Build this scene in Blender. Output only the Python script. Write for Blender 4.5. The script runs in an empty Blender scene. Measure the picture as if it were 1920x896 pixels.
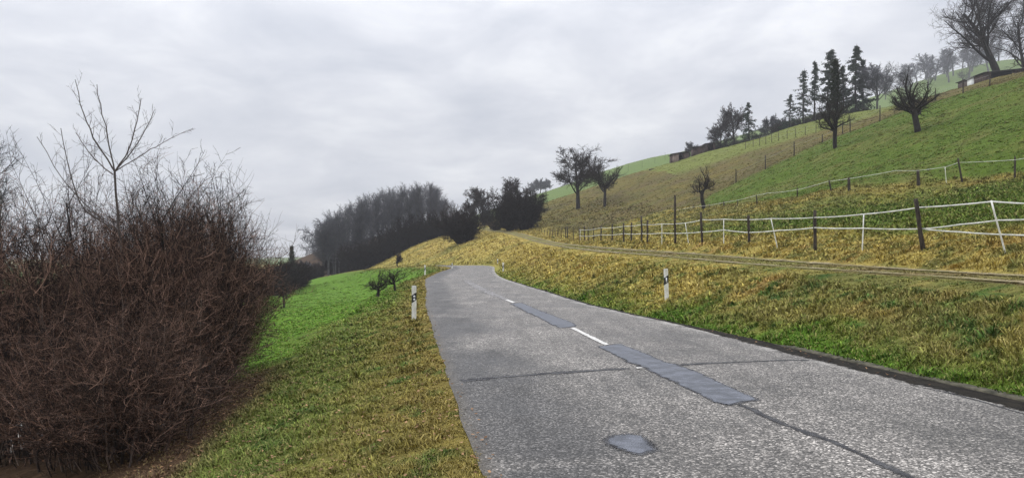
import bpy, math, random
import numpy as np
SC = bpy.context.scene
COL = SC.collection
R_ = math.radians

# ------------------------------------------------------------------ camera
EYE, FPX, CX, HY = 1.6, 1400.0, 960.0, 469.0
cam = bpy.data.cameras.new('camera'); camo = bpy.data.objects.new('camera', cam); COL.objects.link(camo)
camo.location = (0, 0, EYE); camo.rotation_euler = (R_(90), 0, 0)
cam.sensor_width = 36; cam.lens = 36 * FPX / 1920; cam.shift_y = (HY - 448) / 1920
cam.clip_start = 0.1; cam.clip_end = 6000
SC.camera = camo

# ------------------------------------------------------------------ light
SUN_EL, SUN_AZ = R_(48), R_(-60)        # high and to the left, behind the cloud
w = bpy.data.worlds.new('World'); SC.world = w; w.use_nodes = True
nt = w.node_tree; nt.nodes.clear()
def N(nt, t, **k):
    n = nt.nodes.new(t)
    for a, b in k.items(): setattr(n, a, b)
    return n
def mth(nt, op, a, b=None, c=None, clamp=False):
    n = N(nt, 'ShaderNodeMath', operation=op); n.use_clamp = clamp
    for i, v in enumerate((a, b, c)):
        if v is None: continue
        if isinstance(v, (int, float)): n.inputs[i].default_value = v
        else: nt.links.new(v, n.inputs[i])
    return n.outputs[0]
def mixc(nt, f, a, b, mode='MIX'):
    n = N(nt, 'ShaderNodeMix', data_type='RGBA', blend_type=mode)
    for i, v in ((0, f), (6, a), (7, b)):
        if isinstance(v, (int, float)): n.inputs[i].default_value = v
        elif isinstance(v, tuple): n.inputs[i].default_value = (*v[:3], 1)
        else: nt.links.new(v, n.inputs[i])
    return n.outputs[2]
def ramp(nt, f, stops):
    n = N(nt, 'ShaderNodeValToRGB'); e = n.color_ramp.elements
    while len(e) < len(stops): e.new(0.5)
    for q, (p, c) in zip(e, stops):
        q.position = p; q.color = (*c, 1) if isinstance(c, tuple) else (c, c, c, 1)
    nt.links.new(f, n.inputs[0]); return n.outputs[0]
def noise(nt, vec, scale, detail=4, rough=0.55, dist=0.0):
    n = N(nt, 'ShaderNodeTexNoise'); n.inputs['Scale'].default_value = scale
    n.inputs['Detail'].default_value = detail; n.inputs['Roughness'].default_value = rough
    n.inputs['Distortion'].default_value = dist
    if vec is not None: nt.links.new(vec, n.inputs['Vector'])
    return n.outputs[0]
tc = N(nt, 'ShaderNodeTexCoord')
sp = N(nt, 'ShaderNodeSeparateXYZ'); nt.links.new(tc.outputs['Generated'], sp.inputs[0])
zz = mth(nt, 'MAXIMUM', sp.outputs[2], 0.0)
den = mth(nt, 'ADD', zz, 0.22)
cb = N(nt, 'ShaderNodeCombineXYZ')
nt.links.new(mth(nt, 'DIVIDE', sp.outputs[0], den), cb.inputs[0])
nt.links.new(mth(nt, 'DIVIDE', sp.outputs[1], den), cb.inputs[1])
n1 = noise(nt, cb.outputs[0], 2.2, 7, 0.55, 0.3)
n2 = noise(nt, cb.outputs[0], 0.55, 3, 0.5, 0.2)
cl = mth(nt, 'ADD', mth(nt, 'MULTIPLY', n1, 0.6), mth(nt, 'MULTIPLY', n2, 0.4))
ccol = ramp(nt, cl, [(0.34, (0.50, 0.53, 0.60)), (0.5, (0.70, 0.715, 0.765)), (0.66, (0.97, 0.975, 0.985))])
# an overcast sky is up to three times brighter overhead than near the horizon
grad = mth(nt, 'ADD', 0.93, mth(nt, 'MULTIPLY', mth(nt, 'POWER', zz, 1.6), 2.6))
gc = N(nt, 'ShaderNodeCombineXYZ')
for i in range(3): nt.links.new(grad, gc.inputs[i])
ccol = mixc(nt, 1.0, ccol, gc.outputs[0], 'MULTIPLY')
sky = N(nt, 'ShaderNodeTexSky', sky_type='NISHITA'); sky.sun_disc = False
sky.sun_elevation = SUN_EL; sky.sun_rotation = SUN_AZ
skc = mixc(nt, 1.0, sky.outputs[0], (0.10, 0.10, 0.10), 'MULTIPLY')
allc = mixc(nt, 0.93, skc, ccol)
bg = N(nt, 'ShaderNodeBackground'); nt.links.new(allc, bg.inputs[0]); bg.inputs[1].default_value = 1.0
wo = N(nt, 'ShaderNodeOutputWorld'); nt.links.new(bg.outputs[0], wo.inputs[0])
sl = bpy.data.lights.new('sun', 'SUN'); sl.energy = 1.5; sl.angle = R_(25); sl.color = (1, 0.96, 0.90)
so = bpy.data.objects.new('sun', sl); COL.objects.link(so)
# the lamp shines from azimuth SUN_AZ (0 = ahead, negative = left) and elevation SUN_EL
from mathutils import Vector
sd = Vector((math.sin(SUN_AZ) * math.cos(SUN_EL), math.cos(SUN_AZ) * math.cos(SUN_EL), math.sin(SUN_EL)))
so.rotation_euler = sd.to_track_quat('Z', 'Y').to_euler()
SC.view_settings.view_transform = 'Standard'; SC.view_settings.look = 'None'
SC.view_settings.gamma = 1.0; SC.view_settings.exposure = 0.0
SC.view_settings.use_curve_mapping = False

# ------------------------------------------------------------------ materials
def newmat(name):
    m = bpy.data.materials.new(name); m.use_nodes = True
    t = m.node_tree; b = t.nodes['Principled BSDF']
    return m, t, b
def bump(t, b, h, strength, dist):
    n = N(t, 'ShaderNodeBump'); n.inputs['Strength'].default_value = strength
    n.inputs['Distance'].default_value = dist
    t.links.new(h, n.inputs['Height']); t.links.new(n.outputs[0], b.inputs['Normal'])
def pos(t):
    return N(t, 'ShaderNodeNewGeometry').outputs['Position']
def simple(name, c1, c2, scale, rough=0.8, bs=0.0, bd=0.01, lo=0.35, hi=0.65, obj=False, spec=0.3):
    m, t, b = newmat(name)
    v = N(t, 'ShaderNodeTexCoord').outputs['Object'] if obj else pos(t)
    n = noise(t, v, scale, 5, 0.6)
    c = ramp(t, n, [(lo, c1), (hi, c2)])
    t.links.new(c, b.inputs['Base Color']); b.inputs['Roughness'].default_value = rough
    b.inputs['Specular IOR Level'].default_value = spec
    if bs: bump(t, b, n, bs, bd)
    return m
def bark(name, c1, c2, scale=6):
    m, t, b = newmat(name)
    v = N(t, 'ShaderNodeTexCoord').outputs['Object']
    mp = N(t, 'ShaderNodeMapping'); mp.inputs['Scale'].default_value = (1, 1, 0.35); t.links.new(v, mp.inputs[0])
    n = noise(t, mp.outputs[0], scale, 6, 0.65)
    t.links.new(ramp(t, n, [(0.35, c1), (0.65, c2)]), b.inputs['Base Color'])
    b.inputs['Roughness'].default_value = 0.9; b.inputs['Specular IOR Level'].default_value = 0.15
    bump(t, b, n, 0.5, 0.02)
    return m
def attrmat(name, rough=0.8, transl=0.0, nscale=0, bs=0.0, spec=0.2):
    m, t, b = newmat(name)
    a = N(t, 'ShaderNodeAttribute', attribute_name='tint'); c = a.outputs['Color']
    if nscale:
        n = noise(t, pos(t), nscale, 8, 0.72)
        n_b = noise(t, pos(t), nscale * .12, 7, 0.7)
        f = mixc(t, 1, ramp(t, n, [(0.25, 0.45), (0.5, 0.95), (0.75, 1.55)]), ramp(t, n_b, [(0.3, 0.62), (0.5, 1.0), (0.7, 1.32)]), 'MULTIPLY')
        c = mixc(t, 1.0, c, f, 'MULTIPLY')
        if bs: bump(t, b, n, bs, 0.08)
    t.links.new(c, b.inputs['Base Color']); b.inputs['Roughness'].default_value = rough
    b.inputs['Specular IOR Level'].default_value = spec
    return m
M = {}
M['ground'] = attrmat('ground_turf', 0.95, nscale=9.0, bs=0.9, spec=0.08)
M['grass'] = attrmat('grass_blade', 0.75, spec=0.15)
M['twig'] = attrmat('twig_bark', 0.85, spec=0.15)
M['leaf'] = attrmat('leaf', 0.7, spec=0.2)
M['bark_dark'] = bark('dark_bark', (0.014, 0.012, 0.011), (0.042, 0.036, 0.032))
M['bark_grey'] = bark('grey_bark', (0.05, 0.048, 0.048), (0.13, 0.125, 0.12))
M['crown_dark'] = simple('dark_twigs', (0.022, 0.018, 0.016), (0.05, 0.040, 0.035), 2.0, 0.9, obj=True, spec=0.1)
M['crown_grey'] = simple('grey_twigs', (0.062, 0.062, 0.072), (0.12, 0.119, 0.132), 0.6, 0.9, obj=True, spec=0.1)  # lighter and bluer so that mist is painted into the twig colour
M['crown_black'] = simple('blackish_twigs', (0.012, 0.010, 0.009), (0.028, 0.021, 0.018), 1.5, 0.95, obj=True, spec=0.05)
M['needle'] = simple('needles', (0.012, 0.024, 0.014), (0.034, 0.052, 0.028), 3.0, 0.8, obj=True, spec=0.15)
M['ivy'] = simple('ivy_leaf', (0.010, 0.016, 0.008), (0.030, 0.040, 0.018), 9.0, 0.6, obj=True, spec=0.3)
M['oldwood'] = bark('weathered_post_wood', (0.020, 0.016, 0.014), (0.075, 0.062, 0.052), 14)
M['plank'] = bark('shed_planks', (0.035, 0.026, 0.024), (0.12, 0.085, 0.075), 3)
M['plank_pale'] = bark('pale_planks', (0.20, 0.15, 0.13), (0.32, 0.25, 0.22), 3)
M['roof'] = simple('dark_roofing', (0.02, 0.018, 0.018), (0.05, 0.042, 0.04), 2.0, 0.7)
M['tape'] = simple('white_fence_tape', (0.42, 0.43, 0.38), (0.72, 0.72, 0.69), 3.0, 0.6)
M['whiteplastic'] = simple('weathered_white_plastic', (0.58, 0.57, 0.50), (0.78, 0.78, 0.74), 9.0, 0.45)
M['black'] = simple('black_plastic', (0.015, 0.015, 0.017), (0.03, 0.03, 0.033), 9.0, 0.35)
M['reflector'] = simple('reflector', (0.62, 0.64, 0.68), (0.80, 0.82, 0.86), 60.0, 0.15)
M['whitewall'] = simple('white_wall', (0.6, 0.6, 0.6), (0.75, 0.75, 0.76), 1.0, 0.8)
M['metal'] = simple('galvanised', (0.2, 0.2, 0.2), (0.3, 0.3, 0.3), 3.0, 0.5)

# ------------------------------------------------------------------ terrain
def pchip(x, y, q):
    x = np.asarray(x, float); y = np.asarray(y, float); q = np.clip(q, x[0], x[-1])
    h = np.diff(x); dl = np.diff(y) / h; m = np.zeros(len(x))
    for i in range(1, len(x) - 1):
        if dl[i-1] * dl[i] > 0:
            w1, w2 = 2*h[i] + h[i-1], h[i] + 2*h[i-1]
            m[i] = (w1 + w2) / (w1 / dl[i-1] + w2 / dl[i])
    m[0], m[-1] = dl[0], dl[-1]
    k = np.clip(np.searchsorted(x, q) - 1, 0, len(x) - 2); t = (q - x[k]) / h[k]
    return ((2*t**3 - 3*t**2 + 1) * y[k] + (t**3 - 2*t**2 + t) * h[k] * m[k]
            + (3*t**2 - 2*t**3) * y[k+1] + (t**3 - t**2) * h[k] * m[k+1])
# feature lines: name -> list of (y, x, z), y runs away from the camera
FT = {}
Ld = [(-8,1.75),(0,.57),(5.25,-.18),(16,-1.70),(25,-2.87),(32.3,-3.67),(42.4,-4.9),(50.5,-5.66),(59,-5.75),(67,-5.5),(75,-6.8),(85,-10.8),(100,-17.4),(115,-23.6),(160,-45),(210,-76),(300,-140),(600,-380),(1600,-1200)]
Rd = [(-8,7.4),(0,6.27),(7.6,5.2),(11.1,4.5),(15.3,3.72),(19.6,2.93),(23.5,2.35),(32.3,1.5),(39.8,.6),(48.8,-.56),(59,-1.35),(73,-1.8),(85,-4.4),(100,-11),(115,-17.5),(160,-39),(210,-70),(300,-134),(600,-374),(1600,-1194)]
Zd = [(-8,0),(15,0),(20,-.05),(25,-.12),(32,-.2),(40,-.25),(50,-.25),(60,-.15),(73,-.02),(80,-.04),(88,-.25),(100,-.75),(115,-1.5),(160,-4.7),(210,-7),(300,-10),(600,-14),(1600,-16)]
xs = lambda T, q: pchip([a[0] for a in T], [a[1] for a in T], q)
Lx = lambda y: xs(Ld, y)
Rx = lambda y: xs(Rd, y)
Rz = lambda y: xs(Zd, y)
T1 = [(-8,8.9,1.0),(3,8.5,1.02),(11.4,7.8,1.08),(20.4,7.0,1.15),(30,6.0,1.32),(47,4.7,1.57),(80,2.9,2.4),(110,0,3.9),(145,-5.7,5.6),(160,-10,6.4),(210,-38,5.5),(245,-62,-1),(300,-100,-8),(600,-300,-13),(1600,-1000,-18)]
T2 = [(-8,11,1.05),(3,10.4,1.07),(13.4,9.3,1.13),(25,8.4,1.30),(38,6.8,1.6),(47,6.1,1.75),(80,4.4,2.5),(110,1.5,4.0),(145,-3.8,5.8),(160,-8,6.7),(210,-34,6),(245,-58,-.6),(300,-95,-7.5),(600,-290,-12.5),(1600,-990,-18)]
F1 = [(-8,13,1.3),(3,12,1.35),(18,10,1.55),(24,9.6,1.62),(31,8.6,1.8),(42,7.8,2.0),(55,7.4,2.25),(80,6.5,2.65),(95,4.9,3.3),(110,4.0,4.2),(145,-1,6.4),(160,-4,7.4),(210,-28,7.5),(245,-46,2),(300,-70,-3),(600,-200,-10),(1600,-800,-18)]
M1 = [(-8,42,7.4),(3,40,7),(20,36,6.4),(44,29.7,5.9),(52,23,5.6),(60,22,5.6),(75,21,5.9),(90,19,6.3),(110,18,7.8),(130,17,9.7),(150,14,11.7),(168,10,13),(180,6,11.6),(210,0,10.3),(300,0,11),(400,14,31.0),(600,40,30),(1600,100,10)]
M2 = [(-8,62,14),(3,60,14),(20,55,13.5),(44,45,11.6),(52,43,12),(60,42,12.6),(75,39,13.2),(90,37,13.6),(110,34.5,13.6),(130,33,15.3),(150,32,18),(168,28,18.7),(180,30,20.2),(210,30,19),(300,40,24),(400,79,52),(600,110,66),(1600,200,70)]
M3 = [(-8,92,22),(3,90,22),(20,85,22),(44,75,21.5),(52,72,21.8),(60,70,22),(75,65,22.5),(90,62,22.6),(110,60,22.8),(130,58,23.3),(150,55,24.5),(168,52,25.9),(180,59,27.2),(210,60,27),(300,80,38),(400,140,60),(600,260,110),(1600,600,90)]
M4 = [(-8,142,30),(3,140,30),(20,130,29),(44,110,28.5),(60,100,28.5),(75,98,29),(90,95,30),(110,92,31),(130,89,31.7),(150,84.6,31.6),(168,77,31.9),(180,80,32.3),(210,90,32),(300,150,52),(400,260,84),(600,420,150),(1600,1200,130)]
M5 = [(-8,1600,70),(150,1600,80),(400,1600,150),(1600,1700,170)]
def ft(T, y): return xs([(a[0], a[1]) for a in T], y), xs([(a[0], a[2]) for a in T], y)
C_ = [(-8,-2.6,-1.05),(3,-3.6,-1.0),(10,-5.0,-1.05),(20,-6.9,-1.2),(40,-9.2,-1.45),(55,-11,-2.2),(72,-12.7,-2.95),(84,-17,-3.0),(100,-24,-2.8),(115,-30,-3.2),(160,-52,-6),(210,-84,-9),(300,-150,-12),(600,-400,-16),(1600,-1230,-18)]
B_ = [(-8,-8,-2.6),(3,-8.5,-2.5),(10,-10,-2.5),(20,-14,-2.7),(40,-16.5,-2.5),(60,-19.5,-3.1),(72,-22,-3.6),(84,-28,-3.8),(100,-34,-4.0),(115,-40,-4.6),(160,-64,-7.5),(210,-100,-11),(300,-170,-15),(600,-430,-18),(1600,-1260,-19)]
A_ = [(-8,-60,-8),(40,-70,-8),(84,-90,-9),(160,-120,-12),(300,-260,-17),(600,-600,-20),(1600,-1500,-20)]
Z_ = [(-8,-1800,-20),(1600,-1800,-20)]
def feats(y):
    y = np.asarray(y, float); lx, rx, rz = Lx(y), Rx(y), Rz(y)
    X, Z = [], []
    def ad(x, z): X.append(x); Z.append(z)
    for T in (Z_, A_, B_, C_): ad(*ft(T, y))
    ad(lx - 1.5, rz - 0.33); ad(lx - 0.25, rz - 0.05); ad(lx, rz); ad(rx, rz)
    ad(rx + 0.18, rz - 0.02); ad(rx + 0.5, rz + 0.10)
    t1x, t1z = ft(T1, y); ad(rx + 0.5 + 0.72 * (t1x - rx - .5), rz + .1 + 0.84 * (t1z - rz - .1))
    for T in (T1, T2, F1, M1, M2, M3, M4, M5): ad(*ft(T, y))
    return np.stack(X, -1), np.stack(Z, -1)
NF = 19
iL, iR, iT1, iT2, iF1, iM1 = 6, 7, 11, 12, 13, 14
def H0(x, y):
    x = np.atleast_1d(np.asarray(x, float)); y = np.atleast_1d(np.asarray(y, float))
    x, y = np.broadcast_arrays(x, y); sh = x.shape; x = x.ravel(); y = y.ravel()
    X, Z = feats(y); n = len(x); r = np.arange(n)
    h = np.maximum(np.diff(X, axis=1), 1e-4); dl = np.diff(Z, axis=1) / h
    m = np.zeros_like(X); p = dl[:, :-1] * dl[:, 1:]
    m[:, 1:-1] = np.where(p > 0, 2 * dl[:, :-1] * dl[:, 1:] / np.where(p > 0, dl[:, :-1] + dl[:, 1:], 1), 0)
    k = np.clip((X <= x[:, None]).sum(1) - 1, 0, NF - 2)
    hk = h[r, k]; t = np.clip((x - X[r, k]) / hk, 0, 1)
    z = ((2*t**3 - 3*t**2 + 1) * Z[r, k] + (t**3 - 2*t**2 + t) * hk * m[r, k]
         + (3*t**2 - 2*t**3) * Z[r, k+1] + (t**3 - t**2) * hk * m[r, k+1])
    return z.reshape(sh), k.reshape(sh)
def hsh(a, b, s):
    v = np.sin(a * 127.1 + b * 311.7 + s * 74.7) * 43758.5453
    return v - np.floor(v)
def vn(x, y, sc, s=0):
    x = np.asarray(x) * sc + 1000.5 + s * 17.3; y = np.asarray(y) * sc + 500.5 + s * 31.1
    i, j = np.floor(x), np.floor(y); u, v = x - i, y - j; u = u*u*(3-2*u); v = v*v*(3-2*v)
    return (hsh(i, j, s)*(1-u)*(1-v) + hsh(i+1, j, s)*u*(1-v) + hsh(i, j+1, s)*(1-u)*v + hsh(i+1, j+1, s)*u*v)
def fbm(x, y, sc, s=0, o=4):
    t = 0; a = .5
    for k in range(o): t = t + a * vn(x, y, sc * 2**k, s + k); a *= .5
    return t / (1 - .5**o)
def H(x, y):
    z, k = H0(x, y)
    x, y = np.broadcast_arrays(np.atleast_1d(x).astype(float), np.atleast_1d(y).astype(float))
    X, _ = feats(y.ravel()); lx = X[:, iL].reshape(x.shape); rx = X[:, iR].reshape(x.shape)
    t1 = X[:, iT1].reshape(x.shape); t2 = X[:, iT2].reshape(x.shape)
    off = np.maximum(lx - x, x - rx - .3); a = np.clip(off / 1.5, 0, 1)
    a = a * np.clip(np.maximum(t1 - x, x - t2) / .8, 0.08, 1)
    b = (fbm(x, y, 1.3, 3, 3) - .5) * .16 + (fbm(x, y, .16, 9, 2) - .5) * .5 * np.clip(off / 8, 0, 1)
    z = z + a * b
    ins = (x > lx + .02) & (x < rx - .02)
    z = np.where(ins, z - .06, z)
    return z
def h1(x, y): return float(H(x, y).ravel()[0])
def hit(px, py, d0=3.0, d1=900.0):
    # where the ray through the photo's pixel meets the ground
    q = np.geomspace(d0, d1, 1500); x = (px - CX) / FPX * q; zr = EYE + (HY - py) / FPX * q
    g = H(x, q); b = np.nonzero(g >= zr)[0]
    i = b[0] if len(b) else int(np.argmin(zr - g + 1000 * (q < 20)))
    return float(x[i]), float(q[i]), float(g[i])
def solve_line(T, px):
    q = np.linspace(6, 170, 3000); X, _ = ft(T, q); return float(q[np.argmin(abs(CX + FPX * X / q - px))])

# ------------------------------------------------------------------ ground colours (the turf's own colours)
GREEN = np.array([.088, .172, .016]); DGREEN = np.array([.050, .095, .018]); OCHRE = np.array([.34, .27, .072])
OLIVE = np.array([.165, .165, .045]); BROWN = np.array([.150, .118, .050]); RUST = np.array([.30, .20, .062]); LITTER = np.array([.095, .058, .034])
bnd = [(1.0, 20.0), (1250.0, 62.0)]      # bearing -> distance at which the green pasture ends
for p in ((1330, 368), (1380, 343), (1440, 316), (1489, 292), (1530, 272), (1600, 246), (1650, 227), (1755, 190), (1880, 158)):
    bnd.append((float(p[0]), hit(*p)[1]))
def tint(x, y):
    x = np.asarray(x, float); y = np.asarray(y, float); X, _ = feats(y)
    n1, n2, n3 = fbm(x, y, .9, 1, 4), fbm(x, y, .22, 5, 3), fbm(x, y, 3.1, 8, 3)
    L, R, t1, t2, f1, m1, C, B = (X[:, i] for i in (iL, iR, iT1, iT2, iF1, iM1, 3, 2))
    mix = lambda a, b, t: a + (b - a) * np.clip(t, 0, 1)[:, None]
    bc = lambda c: np.broadcast_to(c, (len(x), 3)).copy()
    # left: verge of tired yellowish turf going over into the bright green meadow
    dv = (L - x)
    far = np.clip((y - 14) / 22, 0, 1)
    left = mix(bc(OCHRE * .52), mix(bc(OLIVE * .85), bc(GREEN * .8), far * .4 + .4), (dv - .2) / 1.6 + (n1 - .5) * 1.3)
    left = mix(left, bc(OCHRE * .58), ((n1 - .59) * 5 * np.clip(1.3 - dv / 6, 0, 1) * (1 - far)))
    left = mix(left, bc(GREEN * (1.0)), (dv - 3.0 + 1.1 * far + (n2 - .5) * 2.5 + (n1 - .5) * 1.5) / 1.5)
    left = mix(left, bc(DGREEN * 1.0), (n3 - .57) * 4 * (1 - far))
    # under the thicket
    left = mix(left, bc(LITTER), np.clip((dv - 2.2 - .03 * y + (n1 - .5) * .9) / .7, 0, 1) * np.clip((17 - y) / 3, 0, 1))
    # bank on the right
    s = (x - R) / np.maximum(t1 - R, .5)
    bank = mix(bc(OLIVE * .9), bc(OCHRE * .92), (n2 - .47) * 3 + np.clip((y - 13) / 30, 0, .85) * 1.2)
    bank = mix(bank, bc(RUST * .9), (n1 - .60) * 4)
    bank = mix(bank, bc(DGREEN), (n3 - .5) * 4 * np.clip(1.25 - y / 50, 0, 1))
    bank = mix(bank, bc(GREEN * .75), (.36 - s + (n1 - .5) * .5) * 3.5 * np.clip(1.2 - y / 75, .25, 1))
    # behind the track
    up = mix(bc(OCHRE * .85), bc(RUST * .9), (n1 - .52) * 3.5)
    up = mix(up, bc(OLIVE * .85), (n3 - .46) * 4)
    pad = mix(bc(OLIVE * .85), bc(OCHRE * .8), (n1 - .48) * 4)
    pad = mix(pad, bc(GREEN * .62), np.clip((55 - y) / 15, 0, 1) * .75 * (n2 > .2))
    pad = mix(pad, bc(BROWN), (n2 - .45) * 2 * np.clip((y - 50) / 30, 0, 1))
    w1 = np.clip((x - f1 - 1.4 + (n1 - .5) * 2.5) / 2.2, 0, 1)
    upc = mix(up, pad, w1)
    near2 = np.exp(-((x - m1) / 2.4) ** 2) * np.clip((80 - y) / 20, 0, 1)
    upc = mix(upc, bc(OCHRE * .55), near2 * (n1 + .05))
    db = np.interp(CX + FPX * x / np.maximum(y, 1), [a[0] for a in bnd], [a[1] for a in bnd]); over = y - db
    hg = mix(bc(np.array([.068, .106, .012])), bc(OLIVE * .72), (n2 - .50) * 2.0 + (n1 - .5) * 1.6)
    hb = mix(bc(BROWN * .70), bc(OCHRE * .40), (n2 - .45) * 3 + np.clip((y - 110) / 60, 0, .5))
    hb = mix(hb, bc(OLIVE * .56), (n1 - .42) * 3)
    hb = mix(hb, bc(BROWN * .5), np.clip(1 - over / 6, 0, 1) * .8)
    gw = np.clip(.5 - over / 2.5, 0, 1)
    hill = mix(hb, hg, gw)
    # a narrow band of fresher turf along the ridge fence, and the far meadow
    hill = mix(hill, bc(np.array([.105, .155, .035])), np.clip((y - 215) / 40, 0, 1))
    hill = mix(hill, bc(np.array([.14, .17, .04])), np.clip((y - 128 - .12 * np.maximum(0, 70 - x)) / 8, 0, 1) * (x > 30) * (y < 215) * .8)
    wh = np.clip((x - m1 - .6) / 1.5, 0, 1)
    upc = mix(upc, hill, np.where(y > 95, np.clip((x - f1) / 5, 0, 1), wh))
    out = np.where((x < (L + R) / 2)[:, None], left, bank)
    out = np.where((x > t1)[:, None], upc, out)
    inr = (x > L) & (x < R); out[inr] = BROWN * .6
    med = (x > t1 - .1) & (x < t2 + .1); out[med] = mix(bc(BROWN), bc(OLIVE), (n1 - .35) * 3)[med]
    # leaf litter under the far wood
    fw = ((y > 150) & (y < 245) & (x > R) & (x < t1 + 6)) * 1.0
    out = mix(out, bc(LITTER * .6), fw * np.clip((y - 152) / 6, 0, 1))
    return out

# ------------------------------------------------------------------ mesh helpers
def mk_mesh(name, V, F, mat, tints=None, smooth=False):
    """F: (m,k) int array, k = 3 or 4, or a list of such arrays"""
    me = bpy.data.meshes.new(name)
    Fs = F if isinstance(F, list) else [F]
    V = np.ascontiguousarray(V, dtype=np.float32)
    me.vertices.add(len(V)); me.vertices.foreach_set('co', V.ravel())
    li = np.concatenate([f.ravel() for f in Fs]).astype(np.int32)
    tot = np.concatenate([np.full(len(f), f.shape[1]) for f in Fs])
    st = np.concatenate([[0], np.cumsum(tot)[:-1]]).astype(np.int32)
    me.loops.add(len(li)); me.loops.foreach_set('vertex_index', li)
    me.polygons.add(len(tot)); me.polygons.foreach_set('loop_start', st)
    if smooth: me.polygons.foreach_set('use_smooth', np.ones(len(tot), bool))
    if tints is not None:
        a = me.attributes.new('tint', 'FLOAT_COLOR', 'POINT')
        c = np.ones((len(V), 4), np.float32); c[:, :3] = tints; a.data.foreach_set('color', c.ravel())
    me.materials.append(mat); me.update(calc_edges=True); me.validate()
    return me
def link(name, me, parent=None, loc=(0, 0, 0)):
    o = bpy.data.objects.new(name, me); COL.objects.link(o); o.location = loc
    if parent is not None: o.parent = parent
    return o
def tag(o, label=None, cat=None, group=None, kind=None):
    if label: o['label'] = label
    if cat: o['category'] = cat
    if group: o['group'] = group
    if kind: o['kind'] = kind
    return o
def root(name, loc, label, cat, group=None, rz=0):
    o = bpy.data.objects.new(name, None); COL.objects.link(o); o.location = loc; o.rotation_euler = (0, 0, rz)
    o.empty_display_size = .2
    return tag(o, label, cat, group)
def copy_thing(o, loc, rz=0, sc=1.0, label=None, group=None):
    c = o.copy(); COL.objects.link(c); c.location = loc; c.rotation_euler = (0, 0, rz)
    c.scale = (sc, sc, sc) if isinstance(sc, (int, float)) else sc
    if label: c['label'] = label
    if group: c['group'] = group
    for ch in list(o.children):
        k = ch.copy(); COL.objects.link(k); k.parent = c
        for g in list(ch.children):
            q = g.copy(); COL.objects.link(q); q.parent = k
    return c
def gridF(nr, nc):
    a = np.arange(nr * nc).reshape(nr, nc)
    return np.stack([a[:-1, :-1], a[:-1, 1:], a[1:, 1:], a[1:, :-1]], -1).reshape(-1, 4)
def tubes(P, R, sides, cap=False):
    """P (n,K,3) polylines, R (n,K) radii -> verts, quads"""
    n, K, _ = P.shape
    T = np.gradient(P, axis=1); T /= np.linalg.norm(T, axis=2, keepdims=True) + 1e-9
    ref = np.where(np.abs(T[..., 2:3]) > .9, np.array([1., 0, 0]), np.array([0, 0, 1.]))
    ref = np.broadcast_to(ref[:, :1], T.shape)
    U = np.cross(T, ref); U /= np.linalg.norm(U, axis=2, keepdims=True) + 1e-9
    W = np.cross(T, U)
    a = np.arange(sides) * 2 * math.pi / sides
    V = P[:, :, None] + R[:, :, None, None] * (np.cos(a)[:, None] * U[:, :, None] + np.sin(a)[:, None] * W[:, :, None])
    i = np.arange(n * K * sides).reshape(n, K, sides); j = np.roll(i, -1, 2)
    F = np.stack([i[:, :-1], j[:, :-1], j[:, 1:], i[:, 1:]], -1).reshape(-1, 4)
    return V.reshape(-1, 3), F
class Bag:
    def __init__(s): s.V = []; s.F = []; s.C = []; s.n = 0
    def add(s, V, F, c=None):
        s.V.append(V)
        for f in (F if isinstance(F, list) else [F]): s.F.append(np.asarray(f) + s.n)
        s.n += len(V)
        if c is not None: s.C.append(np.broadcast_to(np.asarray(c, float), (len(V), 3)))
    def box(s, x0, x1, y0, y1, z0, z1, rot=None, at=(0, 0, 0)):
        V = np.array([[x, y, z] for x in (x0, x1) for y in (y0, y1) for z in (z0, z1)], float)
        if rot is not None: V = V @ np.array(rot).T
        s.add(V + np.array(at), np.array([[0,1,3,2],[4,6,7,5],[0,4,5,1],[2,3,7,6],[0,2,6,4],[1,5,7,3]]))
    def tube(s, pts, rs, sides=8, c=None):
        V, F = tubes(np.array([pts], float), np.array([rs], float), sides); k = len(pts)
        n = len(V); V = np.vstack([V, pts[0], pts[-1]])
        a = np.arange(sides); b = np.roll(a, -1); e = (k - 1) * sides
        s.add(V, [F, np.stack([b, a, np.full(sides, n)], -1), np.stack([a + e, b + e, np.full(sides, n + 1)], -1)], c)
    def mesh(s, name, mat, smooth=False):
        q = [f for f in s.F if f.shape[1] == 4]; t = [f for f in s.F if f.shape[1] == 3]; Fs = []
        if q: Fs.append(np.vstack(q))
        if t: Fs.append(np.vstack(t))
        return mk_mesh(name, np.vstack(s.V), Fs, mat, np.vstack(s.C) if s.C else None, smooth)

# ------------------------------------------------------------------ the ground sheet
def build_ground():
    ys = [-8.0]
    while ys[-1] < 1600: ys.append(ys[-1] + max(.22, .011 * abs(ys[-1]) if ys[-1] > 0 else .5))
    ys = np.array(ys); X, _ = feats(ys)
    div = [6, 10, 26, 40, 24, 4, 5, 4, 4, 18, 8, 7, 10, 34, 30, 30, 22, 10]
    cols = []
    for k in range(NF - 1):
        t = np.arange(div[k]) / div[k]
        if k == 0: t = t ** .5
        if k == 6: t = np.array([0, .008, .3, .7, .992])
        if k == NF - 2: t = t ** 2.2
        cols.append(X[:, k:k+1] + t * (X[:, k+1:k+2] - X[:, k:k+1]))
    cols.append(X[:, -1:]); XX = np.hstack(cols); YY = np.broadcast_to(ys[:, None], XX.shape)
    ZZ = H(XX, YY)
    V = np.stack([XX, YY, ZZ], -1).reshape(-1, 3)
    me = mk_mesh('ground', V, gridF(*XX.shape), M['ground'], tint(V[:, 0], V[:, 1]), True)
    tag(link('ground', me), 'grassy ground: meadow, banks and hillside', kind='structure')
build_ground()

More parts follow.
